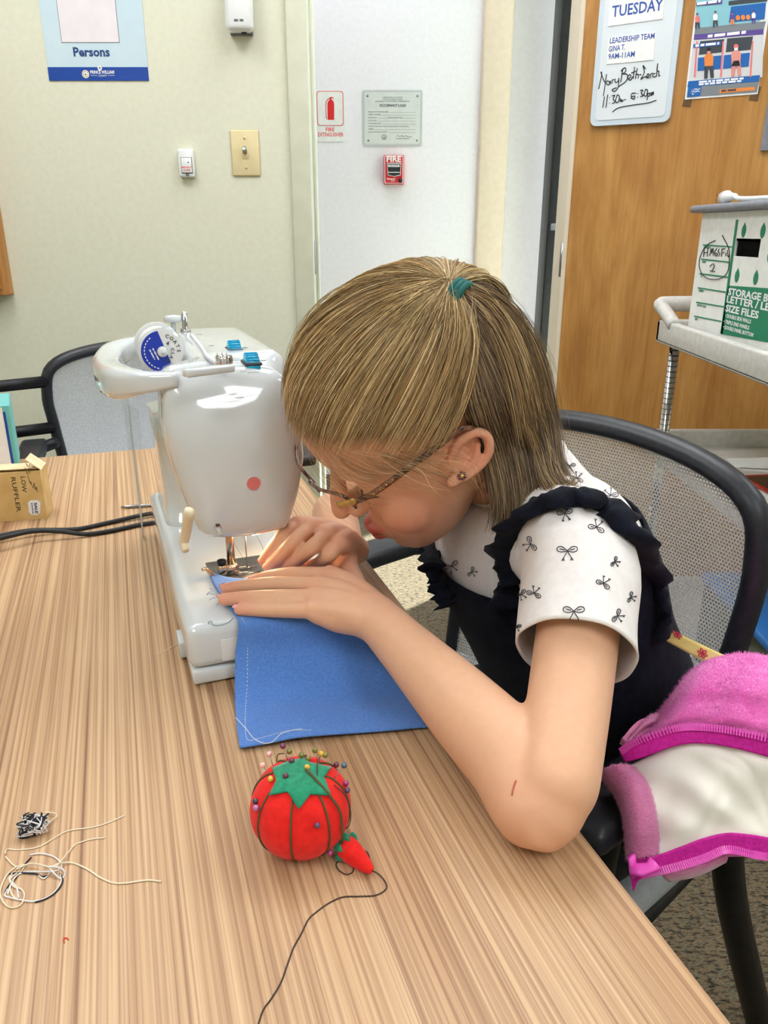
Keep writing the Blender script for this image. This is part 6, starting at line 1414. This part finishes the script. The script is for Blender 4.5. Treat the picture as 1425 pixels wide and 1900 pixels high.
# pinafore: body with scooped top, straps with ruffles
rs = trunk(0, 7, 0.0050, 48); 
dress = obj('pinafore', loft(rs[:26], cap=False), 'navy_velvet', girl); solidify(dress, .002, 0)
dress['label'] = 'navy velvet pinafore dress with ruffled straps'
fw = V(-.90,-.43,0)
lap = []
for t_, w_, h_ in ((0,.150,.075),(.10,.160,.085),(.20,.165,.078),(.30,.160,.066),(.36,.155,.055)):
    c_ = V(.262,.812,.535)+V(-.80,-.50,0)*t_; l_ = V(-.5,.866,0); lap.append([c_ + l_*(w_*a) + V(0,0,b_) for a, b_ in [(math.copysign(abs(math.cos(x))**.7, math.cos(x)), h_*math.copysign(abs(math.sin(x))**.7, math.sin(x))) for x in [2*math.pi*i/28 for i in range(28)]]])
obj('skirt', loft(lap), 'navy_velvet', girl)
def ruffle(path, wid, seed, thick=.006, amp=.005, freq=26, up=(0,0,1)):
    """gathered strap: a wavy band round a path"""
    q = catmull(path, 90); pts, ts, fr_ = frames([tuple(x) for x in q]); r_ = random.Random(seed); rings = []
    for i, (p, t_) in enumerate(zip(pts, ts)):
        u2 = Vector(up) - t_*Vector(up).dot(t_); u2.normalize(); s2 = u2.cross(t_); k = i/89*freq*2*math.pi/4
        w1 = amp*math.sin(k*1.7+seed) + amp*.6*math.sin(k*3.1+1); w2 = amp*math.sin(k*1.45+2+seed) + amp*.6*math.sin(k*2.7)
        rings.append([p + s2*(wid+w1) + u2*(w2*.7), p + s2*(wid*.5) + u2*(thick+w2*.4), p + u2*(thick*1.1+w1*.3), p - s2*(wid*.5) + u2*(thick+w1*.4), p - s2*(wid+w2) + u2*(w1*.7), p - s2*(wid*.5) - u2*(thick*.7), p + s2*(wid*.5) - u2*(thick*.7)])
    return loft(rings)
def bvh_of(o): return BVHTree.FromPolygons([v.co.copy() for v in o.data.vertices], [tuple(p.vertices) for p in o.data.polygons])
BS, BSL, BSF, BDR = bvh_of(shirt), bvh_of(sv), bvh_of(sf), bvh_of(dress)
def over(u_, v_, d0, off=.004):
    h = [z for z in (surf(q, u_, v_, off) for q in (BS, BSL, BDR)) if z]
    if h: return min(h, key=lambda z: (z[0]-CAM).length)[0]
    return P(u_, v_, d0)
near_path = [over(946,1120,.735), over(946,1060,.722), over(950,1005,.705), over(975,965,.690), over(1020,940,.682), over(1075,932,.675), over(1125,950,.675), over(1168,1000,.675), over(1200,1060,.680), over(1220,1120,.690), over(1222,1175,.70)]
obj('ruffled_strap', ruffle(near_path, .0155, 1, thick=.0075, amp=.0042, freq=30), 'navy_velvet', girl)
far_path = [over(830,1125,.80), over(812,1085,.81), over(803,1045,.82), over(806,1005,.83), over(835,965,.85), over(880,935,.87)]
obj('ruffled_strap', ruffle(far_path, .012, 2, amp=.0035), 'navy_velvet', girl)
# printed bows on the shirt
dg = bpy.context.evaluated_depsgraph_get()
BOW = [[(0,0),(-.5,.42),(-.95,.38),(-1.0,.05),(-.6,-.12),(0,0)], [(0,0),(.5,.42),(.95,.38),(1.0,.05),(.6,-.12),(0,0)], [(0,0),(-.25,-.5),(-.55,-1.0)], [(0,0),(.3,-.5),(.6,-.95)], [(-.75,.2),(-.3,.1)], [(.75,.2),(.3,.1)], [(-.55,-1.0),(-.38,-.8),(-.30,-1.0)], [(.6,-.95),(.40,-.78),(.34,-.98)]]
uc = lambda x, y: (740+x*.3649, 820+y*.3649)
for (bx_, by_, sz_, rot_) in ((857,555,50,0),(890,862,52,0),(672,520,38,-60),(1005,435,40,160),(845,365,38,10),(1040,720,36,150),(1097,610,26,60),(1110,885,34,60),(1178,790,26,70),(690,770,36,160),(622,775,30,30),(600,940,24,0),(268,630,36,25),(372,660,26,60),(258,770,34,160),(1075,272,38,200),(905,185,32,160),(1390/4+520,122,28,0)):
    c_ = uc(bx_, by_); s_ = sz_*.3649; ca_, sa_ = math.cos(math.radians(rot_)), math.sin(math.radians(rot_)); gs = []
    for st_ in BOW:
        pts = []
        for x, y in catmull([(a, b_, 0) for a, b_ in st_], len(st_)*3) if False else [(q[0], q[1]) for q in catmull([(a, b_, 0) for a, b_ in st_], len(st_)*3)]:
            u_, v_ = c_[0]+s_*(x*ca_-y*sa_), c_[1]-s_*(x*sa_+y*ca_)
            h = [z for z in (surf(BS, u_, v_, .0004), surf(BSL, u_, v_, .0004)) if z]
            if h: pts.append(min(h, key=lambda z: (z[0]-CAM).length)[0])
        if len(pts) > 2: gs.append(tube(pts, .00036, 4))
    if gs: obj('printed_bow', join(*gs), 'print_ink', girl)

# ------------------------------------------------------------------ pink fleece jacket over the chair arm
jk = thing('fleece_jacket', 'pink fleece jacket with cream lining and magenta zips draped over the chair arm', 'jacket', T(1330, 1620, 0.47))
def jnet(rows, nu, nv): return net([[P(*p) for p in r_] for r_ in rows], nu, nv)
def fuzz(grid, n, ln, m_, par, seed, flip=1, rad=.00022):
    rng = random.Random(seed); gs_v, gs_f = [], []; nv, nu = len(grid), len(grid[0])
    for _ in range(n):
        j, i = rng.randrange(nv-1), rng.randrange(nu-1); a, b_ = rng.random(), rng.random()
        p = grid[j][i]*(1-a)*(1-b_)+grid[j][i+1]*a*(1-b_)+grid[j+1][i]*(1-a)*b_+grid[j+1][i+1]*a*b_
        nn = (grid[j][i+1]-grid[j][i]).cross(grid[j+1][i]-grid[j][i])
        if nn.length < 1e-12: continue
        nn.normalize(); 
        if nn.dot(CAM-p) < 0 and flip: nn = -nn
        d_ = (nn + V(rng.gauss(0,.5), rng.gauss(0,.5), rng.gauss(0,.5)-.25)).normalized()*ln*rng.uniform(.5,1.2); s_ = d_.orthogonal().normalized()*rad; t_ = d_.cross(s_).normalized()*rad
        k = len(gs_v); gs_v += [p+s_, p-s_*.5+t_, p-s_*.5-t_, p+d_]; gs_f += [(k,k+1,k+3),(k+1,k+2,k+3),(k+2,k,k+3)]
    o = obj('fleece_pile', (gs_v, gs_f), m_, par); o['kind'] = 'stuff'; return o
# plush shell
sh_rows = [[(1235,1400,.79),(1300,1330,.80),(1370,1310,.80),(1440,1310,.80),(1520,1320,.80)],
           [(1222,1330,.745),(1285,1245,.745),(1358,1216,.745),(1430,1219,.745),(1520,1235,.745)],
           [(1205,1352,.705),(1278,1282,.690),(1358,1256,.685),(1432,1258,.685),(1520,1275,.685)],
           [(1190,1368,.685),(1270,1316,.665),(1356,1300,.655),(1432,1304,.655),(1520,1325,.655)],
           [(1172,1380,.675),(1262,1342,.652),(1352,1336,.640),(1432,1345,.636),(1520,1368,.636)],
           [(1158,1394,.668),(1252,1358,.648),(1350,1358,.634),(1432,1372,.630),(1520,1395,.630)]]
g_ = jnet(sh_rows, 44, 40)
for j, r_ in enumerate(g_):
    for i, p in enumerate(r_):
        k = .0045*math.sin(i*.42+j*.18)+.003*math.sin(i*.15-j*.5+1); d_ = (CAM-p).normalized(); r_[i] = p + d_*k*(1-abs(j/39*2-1)**3)
solidify(obj('fleece_shell', sheet(g_), 'fleece_pink', jk), .006, -1)
fuzz(g_, 26000, .0036, 'fuzz_pink', jk, 3)
b2 = jnet([[(1160,1388,.680),(1190,1352,.690),(1225,1340,.70)], [(1168,1372,.675),(1195,1345,.682),(1222,1335,.70)], [(1195,1340,.70),(1215,1325,.705),(1240,1330,.72)]], 14, 12)
solidify(obj('fleece_fold', sheet(b2), 'fleece_rose', jk), .006, -1); fuzz(b2, 3500, .003, 'fuzz_rose', jk, 4)
# zip tapes
def tape(nm, top, bot, par=jk):
    g2 = jnet([top, bot], 50, 8); o = solidify(obj(nm, sheet(g2), 'magenta_tape', par), .0015, 0); return g2, o
z1t = [(1150,1396,.664),(1180,1376,.655),(1250,1352,.642),(1300,1349,.635),(1360,1356,.628),(1432,1372,.623),(1520,1396,.622)]
z1b = [(1160,1414,.662),(1190,1406,.654),(1252,1384,.641),(1302,1379,.634),(1362,1388,.628),(1432,1406,.624),(1520,1432,.623)]
g1, o1 = tape('upper_zip_tape', z1t, z1b)
z2t = [(1168,1592,.618),(1215,1588,.612),(1262,1572,.608),(1305,1556,.606),(1350,1546,.606),(1395,1549,.607),(1440,1556,.608),(1520,1560,.61)]
z2b = [(1172,1628,.620),(1216,1618,.613),(1264,1606,.609),(1308,1592,.607),(1350,1576,.607),(1395,1585,.608),(1440,1592,.609),(1520,1600,.611)]
g2, o2 = tape('lower_zip_tape', z2t, z2b)
def teeth(edge, par, n, off):
    q = catmull([tuple(p) for p in edge], n); gs = []
    for k in range(1, n-1):
        d_ = Vector(q[k+1])-Vector(q[k-1]); d_.normalize(); p = Vector(q[k]); nn = (CAM-p).normalized(); s_ = d_.cross(nn).normalized()
        M_ = Matrix((d_, s_, nn)).transposed().to_4x4(); M_.translation = p + nn*.0012 + s_*off
        gs.append(xf(box(-.0007,-.0030,-.0012,.0007,.0030,.0018), M_))
    return obj('zip_teeth', join(*gs), 'magenta_teeth', par, smooth=False)
teeth(g1[0], o1, 74, .0)['kind'] = 'stuff'
teeth(g2[-1], o2, 80, .0)['kind'] = 'stuff'
# lining
l_rows = [[(1168,1420,.668),(1205,1402,.66),(1258,1380,.648),(1305,1376,.640),(1362,1386,.634),(1432,1404,.630),(1520,1430,.63)],
          [(1192,1455,.648),(1235,1432,.640),(1280,1418,.632),(1330,1418,.626),(1380,1426,.624),(1440,1440,.622),(1520,1460,.624)],
          [(1208,1500,.632),(1252,1480,.624),(1300,1472,.618),(1345,1474,.616),(1392,1482,.622),(1445,1492,.616),(1520,1510,.618)],
          [(1216,1548,.622),(1258,1530,.614),(1304,1520,.610),(1350,1514,.610),(1398,1524,.614),(1445,1532,.611),(1520,1545,.614)],
          [(1220,1592,.616),(1262,1576,.610),(1306,1560,.608),(1350,1550,.608),(1398,1553,.609),(1445,1560,.610),(1520,1566,.612)]]
g3 = jnet(l_rows, 54, 44)
for j, r_ in enumerate(g3):
    for i, p in enumerate(r_):
        x_, y_ = i/53, j/43; w_ = math.sin(math.pi*y_)
        k = .0035*math.sin(9*x_+7*y_)*w_ + .0028*math.sin(17*x_-11*y_+1.2)*w_ - .006*math.exp(-((x_-.62-.25*y_)/.05)**2)*w_ - .004*math.exp(-((x_-.30-.35*(1-y_))/.045)**2)*w_
        r_[i] = p + (CAM-p).normalized()*k
solidify(obj('lining', sheet(g3), 'lining_cream', jk), .002, -1)
# plush hem at the cuff
h_rows = [[(1116,1442,.668),(1118,1428,.655),(1140,1419,.650),(1165,1420,.655),(1178,1428,.660)],
          [(1140,1474,.665),(1146,1462,.640),(1170,1450,.634),(1192,1450,.640),(1204,1462,.648)],
          [(1156,1512,.650),(1160,1505,.628),(1182,1495,.620),(1206,1495,.626),(1216,1505,.634)],
          [(1162,1552,.642),(1164,1550,.622),(1186,1542,.612),(1210,1542,.616),(1220,1550,.624)],
          [(1166,1596,.636),(1168,1594,.620),(1190,1590,.611),(1212,1588,.613),(1222,1592,.619)]]
g4 = jnet(h_rows, 24, 40)
solidify(obj('fleece_hem', sheet(g4), 'fleece_rose', jk), .004, -1); fuzz(g4, 11000, .0034, 'fuzz_rose', jk, 6)
# inner fold of fleece behind the zip, and the zip pull
g5 = jnet([[(1225,1615,.63),(1290,1600,.625),(1345,1580,.622)], [(1240,1625,.65),(1290,1615,.645),(1340,1590,.64)], [(1255,1610,.67),(1290,1600,.665),(1330,1580,.66)]], 14, 8)
solidify(obj('fleece_fold', sheet(g5), 'fleece_rose', jk), .005, -1)
pz = obj('zip_pull', tube([P(1168,1612,.606),P(1190,1614,.603),P(1205,1610,.603),P(1216,1600,.604)], [.0052,.0058,.0045,.0062], 8, flat=(1,.45), up=(0,-.3,1)), 'magenta_teeth', jk)
obj('zip_stop', tube([P(1172,1588,.607),P(1176,1625,.610)], .0042, 8, flat=(1.2,.5)), 'magenta_teeth', jk)
obj('zip_tail', sheet(jnet([[(1170,1622,.613),(1195,1624,.611)], [(1172,1640,.616),(1184,1634,.614)], [(1174,1654,.618),(1176,1652,.618)]], 4, 6)), 'magenta_tape', jk)
# body of the jacket bunched on the seat side, out of sight behind the folds
g6 = jnet([[(1235,1400,.79),(1330,1330,.80),(1520,1330,.80)], [(1250,1500,.80),(1340,1480,.80),(1520,1470,.80)], [(1270,1600,.70),(1350,1590,.70),(1520,1590,.70)]], 14, 10)
solidify(obj('back_panel', sheet(g6), 'fleece_pink', jk), .004, -1)
# ------------------------------------------------------------------ yellow ribbon along the chair back
yr = thing('flower_ribbon', 'yellow ribbon with red flowers stretched across the chair back by the jacket', 'ribbon', P(1280, 1200, .80))
yg = jnet([[(1205,1150,.79),(1240,1166,.785),(1290,1190,.775),(1345,1216,.765),(1380,1234,.76)], [(1205,1176,.79),(1240,1192,.785),(1285,1216,.775),(1330,1240,.765),(1365,1260,.76)]], 30, 6)
solidify(obj('band', sheet(yg), 'ribbon_yellow', yr), .0012, 0)
def on_rib(x, y):
    i = max(0, min(28.99, x*29)); j = max(0, min(4.99, y*5)); a, b_ = int(i), int(j); p, q = i-a, j-b_
    return yg[b_][a]*(1-p)*(1-q)+yg[b_][a+1]*p*(1-q)+yg[b_+1][a]*(1-p)*q+yg[b_+1][a+1]*p*q
for fx, fy in ((.34,.10),(.58,.55),(.16,.8)):
    gs = []
    for k in range(6):
        a_ = k*math.pi/3; gs.append(tube([on_rib(fx+.045*r_*math.cos(a_+d_), fy+.32*r_*math.sin(a_+d_)) + (CAM-on_rib(fx,fy)).normalized()*.001 for r_, d_ in ((0,0),(.7,-.35),(1,0),(.7,.35),(0,0))], .0005, 4, res=12))
    obj('printed_flower', join(*gs), 'flower_red', yr)
